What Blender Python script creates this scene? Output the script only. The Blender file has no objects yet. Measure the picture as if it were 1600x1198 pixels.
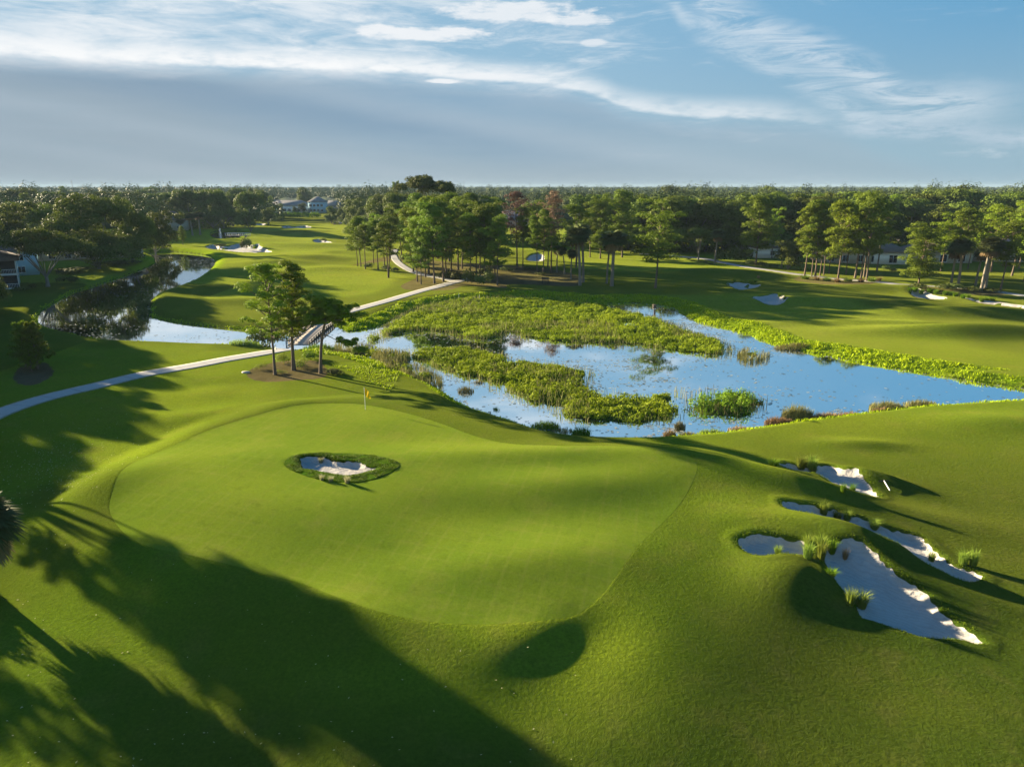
import bpy, math, random
import numpy as np
from mathutils import Vector, Matrix
from mathutils.geometry import delaunay_2d_cdt

R = math.radians
rng = np.random.default_rng(7)
random.seed(7)
scene = bpy.context.scene
COL = scene.collection

# ------------------------------------------------------------------ camera
CAM_H, PITCH, FPX = 21.0, R(15.5), 1110.0
cam_d = bpy.data.cameras.new("camera")
cam_d.sensor_width = 36.0
cam_d.lens = FPX / 1600.0 * 36.0
cam_d.clip_start = 0.5
cam_d.clip_end = 60000.0
cam = bpy.data.objects.new("camera", cam_d)
COL.objects.link(cam)
cam.location = (0, 0, CAM_H)
cam.rotation_euler = (math.pi / 2 - PITCH, 0, 0)
scene.camera = cam
CP, SP = math.cos(PITCH), math.sin(PITCH)

def ray(px, py):
    u, v = (px - 800.0) / FPX, (py - 599.0) / FPX
    return u, CP - v * SP, -SP - v * CP

def P(px, py, z=0.0):
    dx, dy, dz = ray(px, py)
    t = (CAM_H - z) / -dz
    return dx * t, dy * t

def PP(pts, z=0.0):
    return np.array([P(a, b, z) for a, b in pts])

# ------------------------------------------------------------------ light
SUN_EL = R(11.8)
SH = np.array([0.815, -0.58]); SH = SH / np.hypot(*SH)       # the way shadows fall on the ground
sun_dir = Vector((-SH[0] * math.cos(SUN_EL), -SH[1] * math.cos(SUN_EL), math.sin(SUN_EL)))
sun_d = bpy.data.lights.new("sun", 'SUN')
sun_d.energy = 5.0
sun_d.angle = R(0.6)
sun_d.color = (1.0, 0.83, 0.56)
sun = bpy.data.objects.new("sun", sun_d)
COL.objects.link(sun)
sun.rotation_euler = sun_dir.to_track_quat('Z', 'Y').to_euler()
sun.location = (-80, 60, 60)

scene.view_settings.view_transform = 'Standard'
scene.view_settings.look = 'None'
scene.view_settings.gamma = 1.0
scene.view_settings.exposure = 2.38
scene.cycles.use_denoising = True
scene.cycles.max_bounces = 6
scene.cycles.diffuse_bounces = 3
scene.cycles.glossy_bounces = 3
scene.cycles.transmission_bounces = 3
scene.cycles.transparent_max_bounces = 4
scene.cycles.volume_bounces = 0
scene.cycles.sample_clamp_indirect = 4.0

# ------------------------------------------------------------------ node helper
class NT:
    def __init__(s, tree): s.t = tree
    def n(s, typ, **kw):
        nd = s.t.nodes.new(typ)
        ins = kw.pop('ins', {})
        for k, v in kw.items(): setattr(nd, k, v)
        for k, v in ins.items():
            sock = nd.inputs[k]
            if isinstance(v, bpy.types.NodeSocket): s.t.links.new(v, sock)
            else: sock.default_value = v
        return nd
    def m(s, op, a, b=0.5, c=0.5, clamp=False):
        nd = s.n('ShaderNodeMath', operation=op, use_clamp=clamp, ins={0: a, 1: b, 2: c})
        return nd.outputs[0]
    def ss(s, x, a, b):
        nd = s.n('ShaderNodeMapRange', interpolation_type='SMOOTHSTEP', ins={0: x, 1: a, 2: b, 3: 0.0, 4: 1.0})
        return nd.outputs[0]
    def mix(s, f, a, b, mode='MIX'):
        nd = s.n('ShaderNodeMix', data_type='RGBA', blend_type=mode)
        for k, v in ((0, f), (6, a), (7, b)):
            if isinstance(v, bpy.types.NodeSocket): s.t.links.new(v, nd.inputs[k])
            else: nd.inputs[k].default_value = v if k == 0 or len(v) == 4 else (*v, 1)
        return nd.outputs[2]
    def noise(s, vec, scale, detail=3.0, rough=0.55, dist=0.0):
        nd = s.n('ShaderNodeTexNoise', ins={'Scale': scale, 'Detail': detail, 'Roughness': rough, 'Distortion': dist})
        if vec is not None: s.t.links.new(vec, nd.inputs['Vector'])
        return nd.outputs[0]
    def map(s, vec, scale=(1, 1, 1), loc=(0, 0, 0), rot=(0, 0, 0)):
        return s.n('ShaderNodeMapping', ins={0: vec, 1: loc, 2: rot, 3: scale}).outputs[0]
    def curve(s, x, pts, lo, hi):
        """float curve through (x, y) points; x range lo..hi, y in 0..1"""
        u = s.n('ShaderNodeMapRange', ins={0: x, 1: lo, 2: hi, 3: 0.0, 4: 1.0}).outputs[0]
        nd = s.n('ShaderNodeFloatCurve', ins={1: u})
        c = nd.mapping.curves[0]
        pts = sorted(pts)
        q = [((a - lo) / (hi - lo), b) for a, b in pts]
        c.points[0].location = q[0]; c.points[1].location = q[-1]
        for a, b in q[1:-1]: c.points.new(a, b)
        for p_ in c.points: p_.handle_type = 'AUTO_CLAMPED'
        nd.mapping.update()
        return nd.outputs[0]
    def link(s, a, b): s.t.links.new(a, b)

# ------------------------------------------------------------------ sky
def px_azel(px, py):
    dx, dy, dz = ray(px, py)
    return math.degrees(math.atan2(dx, dy)), math.degrees(math.atan2(dz, math.hypot(dx, dy)))

world = bpy.data.worlds.new("World")
scene.world = world
world.use_nodes = True
wt = world.node_tree
wt.nodes.clear()
W = NT(wt)
tc = W.n('ShaderNodeTexCoord').outputs['Generated']
sep = W.n('ShaderNodeSeparateXYZ', ins={0: tc})
az = W.m('MULTIPLY', W.m('ARCTAN2', sep.outputs[0], sep.outputs[1]), 180 / math.pi)
el = W.m('MULTIPLY', W.m('ARCSINE', sep.outputs[2]), 180 / math.pi)
sky = W.n('ShaderNodeTexSky', sky_type='NISHITA')
sky.sun_disc = False
sky.sun_elevation = SUN_EL
sky.sun_rotation = math.atan2(-SH[0], -SH[1])
sky.altitude = 20.0
sky.air_density = 1.0
sky.dust_density = 0.6
sky.ozone_density = 2.0
K = 10.0                                    # units of the sky texture per unit of radiance below
def col(r, g, b, k=1.0):                    # display colour (0-255) -> radiance at this exposure, in sky units
    f = lambda v: ((v / 255.0 + 0.055) / 1.055) ** 2.4 if v > 10 else v / 255 / 12.92
    e = 2 ** scene.view_settings.exposure
    return (f(r) / e * K * k, f(g) / e * K * k, f(b) / e * K * k)

azel = W.n('ShaderNodeCombineXYZ', ins={0: az, 1: el, 2: 0.0}).outputs[0]
wob = W.noise(W.map(azel, (0.10, 0.35, 1)), 1.0, 5.0, 0.6)
wob2 = W.noise(W.map(azel, (0.45, 1.6, 1), (3, 7, 0)), 1.0, 6.0, 0.65)
e_w = W.m('ADD', el, W.m('ADD', W.m('MULTIPLY', W.m('SUBTRACT', wob, 0.5), 1.3), W.m('MULTIPLY', W.m('SUBTRACT', wob2, 0.5), 1.0)))
# clear air: pale near the horizon, saturated blue above, whiter towards the sun side
up1 = W.ss(el, 2.0, 13.0)
clear = W.mix(up1, col(152, 187, 208), col(100, 168, 212))

side = W.ss(az, 40.0, -5.0)
clear = W.mix(W.m('MULTIPLY', side, 0.62), clear, col(172, 205, 226))
nish = W.n('ShaderNodeVectorMath', operation='SCALE', ins={0: sky.outputs[0], 3: 0.16}).outputs[0]
base = W.mix(0.12, clear, nish)
# high veil of white cloud, upper left, thinning to the right
streak = W.noise(W.map(azel, (0.045, 0.28, 1), (1, 2, 0), (0, 0, R(-12))), 1.0, 6.0, 0.62, 0.6)
streak2 = W.noise(W.map(azel, (0.16, 0.9, 1), (5, 1, 0), (0, 0, R(-18))), 1.0, 7.0, 0.68, 0.8)
st = W.m('ADD', W.m('MULTIPLY', streak, 0.6), W.m('MULTIPLY', streak2, 0.4))
leftw = W.ss(az, 20.0, -18.0)
thr = W.n('ShaderNodeMapRange', ins={0: leftw, 1: 0.0, 2: 1.0, 3: 0.58, 4: 0.40}).outputs[0]
veil = W.ss(W.m('SUBTRACT', st, thr), -0.04, 0.20)
veil = W.m('MULTIPLY', veil, W.m('MULTIPLY', 0.92, W.ss(el, 34.0, 17.0)))
base = W.mix(veil, base, col(236, 242, 247))
# helper: a band of cloud round a traced line
def band(base, pts, width, color, amount, soft=1.0, src=e_w, tex=None, wpts=None):
    ae = [px_azel(a, b) for a, b in pts]
    lo, hi = -60.0, 60.0
    ys = [(ae[0][0] - 25, 0)] if False else []
    c = [(a, e / 20.0) for a, e in ae]
    line = W.m('MULTIPLY', W.curve(az, [(lo, c[0][1])] + c + [(hi, c[-1][1])], lo, hi), 20.0)
    d = W.m('ABSOLUTE', W.m('SUBTRACT', src, line))
    wd = width
    m = W.ss(d, wd, wd * (1 - soft))
    x0, x1 = ae[0][0], ae[-1][0]
    m = W.m('MULTIPLY', m, W.ss(az, x0 - 3, x0 + 3)) if x0 > -34 else m
    m = W.m('MULTIPLY', m, W.ss(az, x1 + 3, x1 - 3)) if x1 < 34 else m
    if tex is not None: m = W.m('MULTIPLY', m, tex)
    return W.mix(W.m('MULTIPLY', m, amount), base, color)
wisp = W.ss(streak2, 0.34, 0.60)
wisp2 = W.ss(wob2, 0.30, 0.60)
base = band(base, [(1040, -40), (1110, 10), (1180, 45), (1270, 85), (1370, 130), (1450, 165), (1545, 160)], 2.0, col(226, 235, 242), 0.62, 1.0, e_w, wisp)
base = band(base, [(1300, 195), (1390, 200), (1500, 205), (1640, 215)], 1.1, col(196, 212, 226), 0.55, 1.0, e_w, wisp2)
base = band(base, [(1000, -30), (1070, 30), (1180, 90), (1300, 150), (1400, 190)], 1.3, col(222, 233, 241), 0.45, 1.0, e_w, wisp)
# far grey-blue deck under the bright edge
edge = [(-60, 76), (0, 78), (120, 88), (300, 96), (450, 102), (600, 108), (720, 118), (860, 130), (930, 145), (980, 165), (1080, 178), (1200, 182), (1290, 192), (1400, 235), (1600, 262)]
ae = [px_azel(a, b) for a, b in edge]
eline = W.m('MULTIPLY', W.curve(az, [(-60.0, ae[0][1] / 20)] + [(a, e / 20) for a, e in ae] + [(60.0, ae[-1][1] / 20)], -60.0, 60.0), 20.0)
under = W.m('SUBTRACT', eline, W.m('ADD', el, W.m('MULTIPLY', W.m('SUBTRACT', wob2, 0.5), 0.45)))
deckm = W.ss(under, -0.2, 1.5)
deckc = W.mix(W.ss(el, 0.0, 9.0), col(160, 180, 193), col(134, 170, 198))
deckc = W.mix(W.m('MULTIPLY', W.ss(az, 0.0, -30.0), 0.8), deckc, col(152, 169, 182))
# slanting darker ray across the deck
rayd = W.m('ABSOLUTE', W.m('SUBTRACT', el, W.m('ADD', W.m('MULTIPLY', az, -0.155), 2.9)))
deckc = W.mix(W.m('MULTIPLY', W.ss(rayd, 2.4, 0.0), W.m('MULTIPLY', W.ss(az, 16.0, -6.0), 0.42)), deckc, col(112, 146, 176))
deckc = W.mix(W.m('MULTIPLY', W.ss(el, 2.5, 0.0), 0.55), deckc, col(158, 174, 186))
for off_, w_, am_ in ((5.6, 1.4, .26), (1.0, 1.0, .20), (8.2, 1.1, .18), (-1.6, .9, .15)):
    rd = W.m('ABSOLUTE', W.m('SUBTRACT', el, W.m('ADD', W.m('MULTIPLY', az, -0.17), off_ - 1.5)))
    deckc = W.mix(W.m('MULTIPLY', W.ss(rd, w_, 0.0), am_), deckc, col(186, 200, 212))
deckc = W.mix(W.m('MULTIPLY', W.ss(W.noise(W.map(azel, (0.05, 0.5, 1), (9, 4, 0), (0, 0, R(-9))), 1.0, 5.0, 0.6), .45, .7), .22), deckc, col(170, 190, 205))
base = W.mix(W.m('MULTIPLY', deckm, W.n('ShaderNodeMapRange', ins={0: az, 1: 5.0, 2: 33.0, 3: 0.95, 4: 0.35}).outputs[0]), base, deckc)
# bright edge of the deck
lit = W.m('MULTIPLY', W.ss(under, -1.6, -0.05), W.ss(under, 0.40, -0.02))
litm = W.m('MULTIPLY', lit, W.n('ShaderNodeMapRange', ins={0: az, 1: -12.0, 2: 8.0, 3: 1.0, 4: 0.62}).outputs[0])
litm = W.m('MULTIPLY', litm, W.ss(az, 26.0, 15.0))
litm = W.m('MULTIPLY', litm, W.m('ADD', W.m('MULTIPLY', wisp2, 0.55), 0.45))
base = W.mix(litm, base, col(250, 252, 253))
# small separate clouds
def puff(base, cx, cy, hw, hh, amt=0.95):
    a0, e0 = px_azel(cx, cy); k = 0.0516 * 0.93
    dx = W.m('DIVIDE', W.m('SUBTRACT', az, a0), hw * k)
    dy = W.m('DIVIDE', W.m('SUBTRACT', el, e0), hh * k)
    r2 = W.m('ADD', W.m('MULTIPLY', dx, dx), W.m('MULTIPLY', dy, dy))
    r2 = W.m('ADD', r2, W.m('MULTIPLY', W.m('SUBTRACT', wob2, 0.5), 3.0))
    return W.mix(W.m('MULTIPLY', W.ss(r2, 1.1, 0.2), amt), base, col(240, 244, 248))
for a in ((665, 53, 110, 11), (590, 46, 45, 8), (800, 18, 120, 17, 0.85), (905, 32, 60, 9, 0.8), (695, 127, 34, 4), (770, 120, 80, 6, .7), (928, 67, 22, 6, 0.6)):
    base = puff(base, *a)
# overhead the air is deep blue
base = W.mix(W.ss(el, 21.0, 42.0), base, col(50, 118, 182))
bg = W.n('ShaderNodeBackground', ins={0: base, 1: 0.1})
wo = W.n('ShaderNodeOutputWorld')
W.link(bg.outputs[0], wo.inputs[0])

# ------------------------------------------------------------------ tags and mesh helpers
def tag(o, label=None, cat=None, group=None, kind=None):
    if label: o['label'] = label
    if cat: o['category'] = cat
    if group: o['group'] = group
    if kind: o['kind'] = kind
    return o

def mesh(name, V, F, mat=None, smooth=False, tint=None):
    """V (n,3); F list of arrays (m,3) or (m,4)"""
    F = [f for f in (F if isinstance(F, list) else [F]) if len(f)]
    me = bpy.data.meshes.new(name)
    V = np.asarray(V, np.float32)
    me.vertices.add(len(V)); me.vertices.foreach_set('co', V.ravel())
    idx = np.concatenate([np.asarray(f, np.int32).ravel() for f in F])
    tot = np.concatenate([np.full(len(f), f.shape[1], np.int32) for f in F])
    st = np.concatenate([[0], np.cumsum(tot)[:-1]]).astype(np.int32)
    me.loops.add(len(idx)); me.loops.foreach_set('vertex_index', idx)
    me.polygons.add(len(tot)); me.polygons.foreach_set('loop_start', st)
    try: me.polygons.foreach_set('loop_total', tot)
    except Exception: pass
    if smooth: me.polygons.foreach_set('use_smooth', np.ones(len(tot), bool))
    if tint is not None:
        for k, v in tint.items():
            a = me.attributes.new(k, 'FLOAT', 'POINT'); a.data.foreach_set('value', np.asarray(v, np.float32))
    me.update(calc_edges=True)
    if mat: me.materials.append(mat)
    return me

def obj(name, me, parent=None, loc=None):
    o = bpy.data.objects.new(name, me)
    COL.objects.link(o)
    if parent: o.parent = parent
    if loc is not None: o.location = loc
    return o

class MB:
    """collects pieces of one mesh"""
    def __init__(s): s.V, s.Q, s.T, s.n, s.a = [], [], [], 0, []
    def add(s, V, F, tint=0.5):
        V = np.asarray(V, float); F = np.asarray(F, int)
        (s.Q if F.shape[1] == 4 else s.T).append(F + s.n)
        s.V.append(V); s.n += len(V); s.a.append(np.broadcast_to(np.asarray(tint, float), (len(V),)))
    def box(s, c, d, rz=0.0, tint=0.5):
        x, y, z = d[0] / 2, d[1] / 2, d[2] / 2
        v = np.array([(i * x, j * y, k * z) for k in (-1, 1) for j in (-1, 1) for i in (-1, 1)])
        cc, ss_ = math.cos(rz), math.sin(rz)
        v = np.c_[v[:, 0] * cc - v[:, 1] * ss_, v[:, 0] * ss_ + v[:, 1] * cc, v[:, 2]] + np.array(c)
        s.add(v, [(0, 2, 3, 1), (4, 5, 7, 6), (0, 1, 5, 4), (2, 6, 7, 3), (0, 4, 6, 2), (1, 3, 7, 5)], tint)
    def tube(s, pts, rad, n=7, tint=0.5):
        pts = np.asarray(pts, float); rad = np.broadcast_to(np.asarray(rad, float), (len(pts),))
        t = np.gradient(pts, axis=0); t /= np.linalg.norm(t, axis=1)[:, None] + 1e-9
        ref = np.array([1.0, 0.13, 0.07]) if abs(t[0, 0]) < 0.8 else np.array([0.1, 1.0, 0.2])
        a = np.cross(t, ref); a /= np.linalg.norm(a, axis=1)[:, None]; b = np.cross(t, a)
        th = np.linspace(0, 2 * np.pi, n, endpoint=False)
        V = pts[:, None] + rad[:, None, None] * (np.cos(th)[None, :, None] * a[:, None] + np.sin(th)[None, :, None] * b[:, None])
        k = len(pts); i = np.arange(k - 1)[:, None] * n; j = np.arange(n)[None]; j2 = (j + 1) % n
        F = np.stack([i + j, i + j2, i + n + j2, i + n + j], -1).reshape(-1, 4)
        s.add(V.reshape(-1, 3), F, tint)
        s.add(np.r_[V[-1], [pts[-1]]], [(q, (q + 1) % n, n) for q in range(n)], tint)
    def leaves(s, C, N, size, aspect=0.5, tint=0.5, along=None, g=rng):
        """diamond leaves at C, facing N (jittered by the caller)"""
        C = np.asarray(C, float); n = len(C)
        if n == 0: return
        N = N / (np.linalg.norm(N, axis=1)[:, None] + 1e-9)
        r = g.normal(size=(n, 3)) if along is None else along
        a = r - (r * N).sum(1)[:, None] * N
        a /= np.linalg.norm(a, axis=1)[:, None] + 1e-9
        b = np.cross(N, a)
        sz = np.broadcast_to(np.asarray(size, float), (n,))[:, None] * g.uniform(0.7, 1.3, (n, 1))
        a = a * sz * 0.5; b = b * sz * 0.5 * aspect
        V = np.stack([C - a, C - b, C + a, C + b], 1).reshape(-1, 3)
        F = np.arange(4 * n).reshape(n, 4)
        s.add(V, F, np.repeat(np.broadcast_to(np.asarray(tint, float), (n,)), 4))
    def blades(s, B, H, width, lean, tint=0.5, g=rng, th=None):
        """grass blades: roots B, heights H, bending over by lean"""
        B = np.asarray(B, float); n = len(B)
        if n == 0: return
        if th is None: th = g.uniform(0, 2 * np.pi, n)
        d = np.c_[np.cos(th), np.sin(th), np.zeros(n)]
        p = np.c_[-np.sin(th), np.cos(th), np.zeros(n)]
        H = np.broadcast_to(np.asarray(H, float), (n,))[:, None]
        ln = (g.uniform(0.2, 1.0, n) * lean)[:, None] * H
        w = np.broadcast_to(np.asarray(width, float), (n,))[:, None]
        up = np.array([0, 0, 1.0])
        m = B + d * ln * 0.35 + up * H * 0.6
        t = B + d * ln + up * H * (1 - 0.25 * lean)
        q = g.uniform(-1, 1, (n, 1)); p = p * 0.8 + d * q * 0.6
        V = np.stack([B - p * w / 2, B + p * w / 2, m + p * w * 0.42, m - p * w * 0.42, t], 1).reshape(-1, 3)
        i = np.arange(n)[:, None] * 5
        ti = np.broadcast_to(np.asarray(tint, float), (n,))
        s.add(V, i + np.array([[0, 1, 2, 3]]), np.repeat(ti, 5))
        s.T.append((i + np.array([[3, 2, 4]])) + s.n - len(V))
    def mesh(s, name, mat, smooth=False):
        F = []
        if s.Q: F.append(np.concatenate(s.Q))
        if s.T: F.append(np.concatenate(s.T))
        return mesh(name, np.concatenate(s.V), F, mat, smooth, {'tint': np.concatenate(s.a)})
    def build(s, name, mat, parent=None, smooth=False, loc=None):
        return obj(name, s.mesh(name, mat, smooth), parent, loc)

# ------------------------------------------------------------------ noise and polygons
_rt = np.random.default_rng(3).random((256, 256))
def vnoise(x, y, s, seed=0):
    x = np.asarray(x, float) / s + seed * 17.13; y = np.asarray(y, float) / s + seed * 9.71
    xi = np.floor(x).astype(int); yi = np.floor(y).astype(int)
    fx = x - xi; fy = y - yi
    fx = fx * fx * fx * (fx * (fx * 6 - 15) + 10); fy = fy * fy * fy * (fy * (fy * 6 - 15) + 10)
    g = lambda a, b: _rt[a & 255, b & 255]
    return (g(xi, yi) * (1 - fx) + g(xi + 1, yi) * fx) * (1 - fy) + (g(xi, yi + 1) * (1 - fx) + g(xi + 1, yi + 1) * fx) * fy - 0.5

def sstep(x, a, b):
    t = np.clip((x - a) / (b - a), 0, 1)
    return t * t * (3 - 2 * t)

def smooth_poly(pts, k=4, closed=True):
    pts = np.asarray(pts, float); n = len(pts); out = []
    for i in range(n if closed else n - 1):
        if closed: p0, p1, p2, p3 = pts[i - 1], pts[i], pts[(i + 1) % n], pts[(i + 2) % n]
        else: p0, p1, p2, p3 = pts[max(i - 1, 0)], pts[i], pts[i + 1], pts[min(i + 2, n - 1)]
        for j in range(k):
            t = j / k
            out.append(0.5 * ((2 * p1) + (-p0 + p2) * t + (2 * p0 - 5 * p1 + 4 * p2 - p3) * t * t + (-p0 + 3 * p1 - 3 * p2 + p3) * t ** 3))
    if not closed: out.append(pts[-1])
    return np.array(out)

def sd_poly(X, Y, poly, margin=8.0):
    """signed distance, positive outside; clamped to margin"""
    X = np.asarray(X, float); Y = np.asarray(Y, float)
    out = np.full(X.shape, float(margin))
    lo = poly.min(0) - margin; hi = poly.max(0) + margin
    sel = (X > lo[0]) & (X < hi[0]) & (Y > lo[1]) & (Y < hi[1])
    if not sel.any(): return out
    x, y = X[sel], Y[sel]
    d2 = np.full(x.shape, 1e18); ins = np.zeros(x.shape, bool)
    for (ax, ay), (bx, by) in zip(poly, np.roll(poly, -1, 0)):
        ex, ey = bx - ax, by - ay
        wx, wy = x - ax, y - ay
        t = np.clip((wx * ex + wy * ey) / (ex * ex + ey * ey + 1e-12), 0, 1)
        d2 = np.minimum(d2, (wx - ex * t) ** 2 + (wy - ey * t) ** 2)
        if ay != by:
            c = (ay > y) != (by > y)
            ins ^= c & (wx < ex * wy / (ey if ey else 1e-12))
    d = np.sqrt(d2)
    out[sel] = np.minimum(np.where(ins, -d, d), margin)
    return out

def d_line(X, Y, line, margin=8.0):
    X = np.asarray(X, float); Y = np.asarray(Y, float)
    out = np.full(X.shape, float(margin))
    lo = line.min(0) - margin; hi = line.max(0) + margin
    sel = (X > lo[0]) & (X < hi[0]) & (Y > lo[1]) & (Y < hi[1])
    if not sel.any(): return out
    x, y = X[sel], Y[sel]; d2 = np.full(x.shape, 1e18)
    for (ax, ay), (bx, by) in zip(line[:-1], line[1:]):
        ex, ey = bx - ax, by - ay
        t = np.clip(((x - ax) * ex + (y - ay) * ey) / (ex * ex + ey * ey + 1e-12), 0, 1)
        d2 = np.minimum(d2, (x - ax - ex * t) ** 2 + (y - ay - ey * t) ** 2)
    out[sel] = np.minimum(np.sqrt(d2), margin)
    return out

# ------------------------------------------------------------------ plan of the ground (metres)
WL = -0.9
ZG = 1.0
creek_pix = [(232, 396), (262, 393), (300, 396), (325, 400), (336, 408), (332, 418), (318, 430), (300, 440), (272, 451), (248, 460),
             (238, 470), (236, 484), (236, 495), (262, 502), (300, 507), (345, 512), (392, 517), (440, 519), (480, 512), (520, 508), (545, 520), (570, 522),
             (560, 545), (520, 545), (490, 548), (440, 547), (400, 543), (370, 541), (300, 539), (250, 537), (185, 535), (150, 531), (115, 523), (85, 517), (66, 509),
             (58, 500), (66, 486), (90, 471), (118, 456), (150, 446), (190, 433), (222, 421), (242, 412), (240, 402)]
pond_pix = [(520, 520), (545, 518), (570, 514), (596, 508), (618, 496), (650, 482), (690, 474), (740, 468), (800, 466), (860, 468), (910, 473),
            (950, 474), (985, 473), (1020, 475), (1052, 481), (1068, 492), (1090, 502), (1120, 510), (1160, 520), (1190, 531), (1215, 541), (1240, 546), (1280, 553), (1330, 563),
            (1380, 572), (1440, 583), (1500, 592), (1560, 600), (1600, 606), (1680, 616), (1760, 624), (1700, 627), (1600, 628), (1530, 632), (1470, 636), (1420, 640), (1350, 648),
            (1290, 655), (1230, 663), (1170, 672), (1110, 681), (1050, 687), (1000, 691), (950, 692), (905, 690), (870, 684), (835, 673),
            (805, 663), (770, 652), (735, 640), (712, 628), (690, 612), (668, 600), (640, 588), (610, 574), (580, 563), (550, 556), (520, 548)]
M1_pix = [(575, 530), (598, 512), (620, 496), (650, 482), (690, 473), (740, 467), (800, 465), (860, 468), (905, 473), (955, 479), (985, 487), (1012, 492), (1036, 500),
          (1062, 510), (1090, 520), (1125, 532), (1150, 546), (1128, 556), (1085, 554), (1040, 547), (1005, 541), (960, 538), (900, 536), (860, 533),
          (826, 529), (795, 521), (780, 528), (745, 530), (712, 526), (690, 519), (650, 518), (612, 522), (598, 530)]
M2_pix = [(640, 545), (668, 541), (705, 542), (735, 543), (775, 550), (800, 562), (830, 568), (862, 567), (900, 574), (928, 578), (934, 588), (918, 596), (926, 606),
          (952, 612), (985, 616), (1015, 618), (1040, 614), (1058, 610), (1075, 612), (1062, 620), (1062, 628), (1072, 640), (1068, 652), (1040, 660), (1000, 661), (955, 659),
          (905, 656), (878, 651), (862, 640), (845, 631), (812, 628), (795, 614), (770, 606), (745, 594), (715, 590), (700, 582), (672, 572), (650, 566), (640, 556)]
M3_pix = [(1066, 618), (1085, 611), (1110, 607), (1150, 608), (1180, 615), (1200, 628), (1196, 640), (1170, 648), (1140, 655), (1100, 652), (1080, 643), (1070, 632)]
S1_pix = [(523, 541), (545, 537), (575, 541), (610, 548), (636, 552), (640, 562), (610, 567), (580, 562), (545, 555), (525, 552)]
S2_pix = [(595, 566), (625, 564), (650, 570), (676, 582), (692, 592), (688, 606), (662, 603), (630, 590), (600, 577)]
REED1_pix = [(1152, 552), (1170, 546), (1192, 548), (1203, 556), (1185, 564), (1160, 562)]
green_pix = [(172, 800), (176, 775), (192, 745), (225, 716), (270, 693), (330, 667), (400, 647), (460, 633), (520, 629), (570, 632), (630, 645), (690, 664), (740, 684),
             (800, 700), (870, 706), (940, 708), (1010, 713), (1065, 722), (1088, 738), (1080, 762), (1060, 790), (1030, 820), (1000, 850), (975, 885), (945, 925),
             (905, 955), (850, 968), (780, 974), (700, 975), (630, 970), (575, 958), (530, 940), (480, 915), (430, 900), (370, 885), (300, 868), (240, 855), (195, 832)]
B1 = [(1215, 727), (1237, 725), (1262, 729), (1287, 724), (1306, 727), (1322, 733), (1339, 737), (1350, 744), (1366, 755), (1378, 767), (1374, 773), (1356, 775), (1331, 772), (1312, 766), (1303, 758), (1291, 747), (1276, 739), (1262, 738), (1237, 738), (1220, 734)]
B2 = [(1220, 791), (1250, 790), (1275, 790), (1300, 792), (1334, 797), (1366, 805), (1400, 813), (1428, 819), (1447, 825), (1459, 836), (1481, 852), (1500, 864), (1528, 872), (1542, 881), (1534, 888), (1519, 893), (1497, 890), (1469, 880), (1447, 874), (1425, 863), (1416, 852), (1400, 839), (1375, 828), (1350, 821), (1331, 816), (1300, 813), (1266, 814), (1237, 811), (1222, 804)]
B3 = [(1151, 840), (1166, 834), (1194, 832), (1222, 836), (1250, 841), (1268, 850), (1262, 862), (1225, 863), (1203, 867), (1184, 867), (1166, 860), (1154, 850)]
B4 = [(1281, 872), (1300, 866), (1320, 866), (1340, 869), (1359, 878), (1381, 889), (1406, 903), (1431, 916), (1453, 928), (1481, 949), (1503, 964), (1525, 977), (1544, 991), (1530, 995), (1503, 989), (1466, 988), (1437, 985), (1400, 974), (1369, 966), (1343, 960), (1336, 946), (1319, 930), (1303, 914), (1292, 898), (1284, 884)]
B5 = [(469, 727), (480, 724), (504, 725), (517, 727), (528, 731), (540, 732), (555, 733), (567, 736), (577, 741), (590, 745), (579, 749), (562, 753), (545, 756), (525, 754), (510, 751), (495, 748), (483, 746), (472, 744), (469, 736)]
RING = [(444, 730), (455, 722), (475, 717), (505, 715), (535, 716), (565, 718), (595, 723), (618, 730), (625, 737), (616, 745), (598, 753), (575, 760), (548, 763), (515, 760), (485, 754), (460, 745), (447, 737)]
FB = [([(1135, 443), (1150, 440.5), (1170, 442), (1189, 444), (1180, 449), (1162, 452), (1150, 450.5), (1141, 447)], 0.0),
      ([(1170, 465.5), (1183, 462), (1200, 460), (1212, 458), (1223, 461), (1236, 467), (1223, 475), (1206, 476), (1190, 473)], 0.0),
      ([(1420, 454), (1430, 454), (1442, 456), (1456, 460), (1482, 465.5), (1468, 468), (1445, 467), (1427, 463)], 0.0),
      ([(1508, 465), (1531, 468.5), (1565, 472), (1610, 478), (1610, 482.5), (1565, 477), (1531, 472.5)], 0.0),
      ([(822, 404), (830, 399.5), (849, 399), (850, 406), (830, 407.5)], 0.0),
      ([(321, 386), (335, 383), (352, 386), (375, 382), (395, 386), (405, 386), (414, 390), (426, 394.5), (400, 396), (370, 395), (345, 392), (328, 390)], 0.0),
      ([(440, 355), (450, 353.5), (458, 355), (467, 354), (478, 353.2), (487, 355.5), (476, 357.5), (460, 357.2), (446, 357.5)], 0.0),
      ([(396, 351), (408, 349.6), (419, 351), (414, 353), (400, 353)], 0.0),
      ([(517, 347), (527, 346.3), (536, 348.4), (528, 350.2), (519, 349)], 0.0),
      ([(489, 376), (500, 374), (514, 377), (520, 379.5), (505, 380), (492, 378.5)], 0.0)]
far_pond_pix = [(330, 364), (340, 361.5), (355, 360.5), (372, 361), (382, 364), (378, 368), (372, 372), (352, 374.5), (336, 372), (329, 368)]

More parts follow.
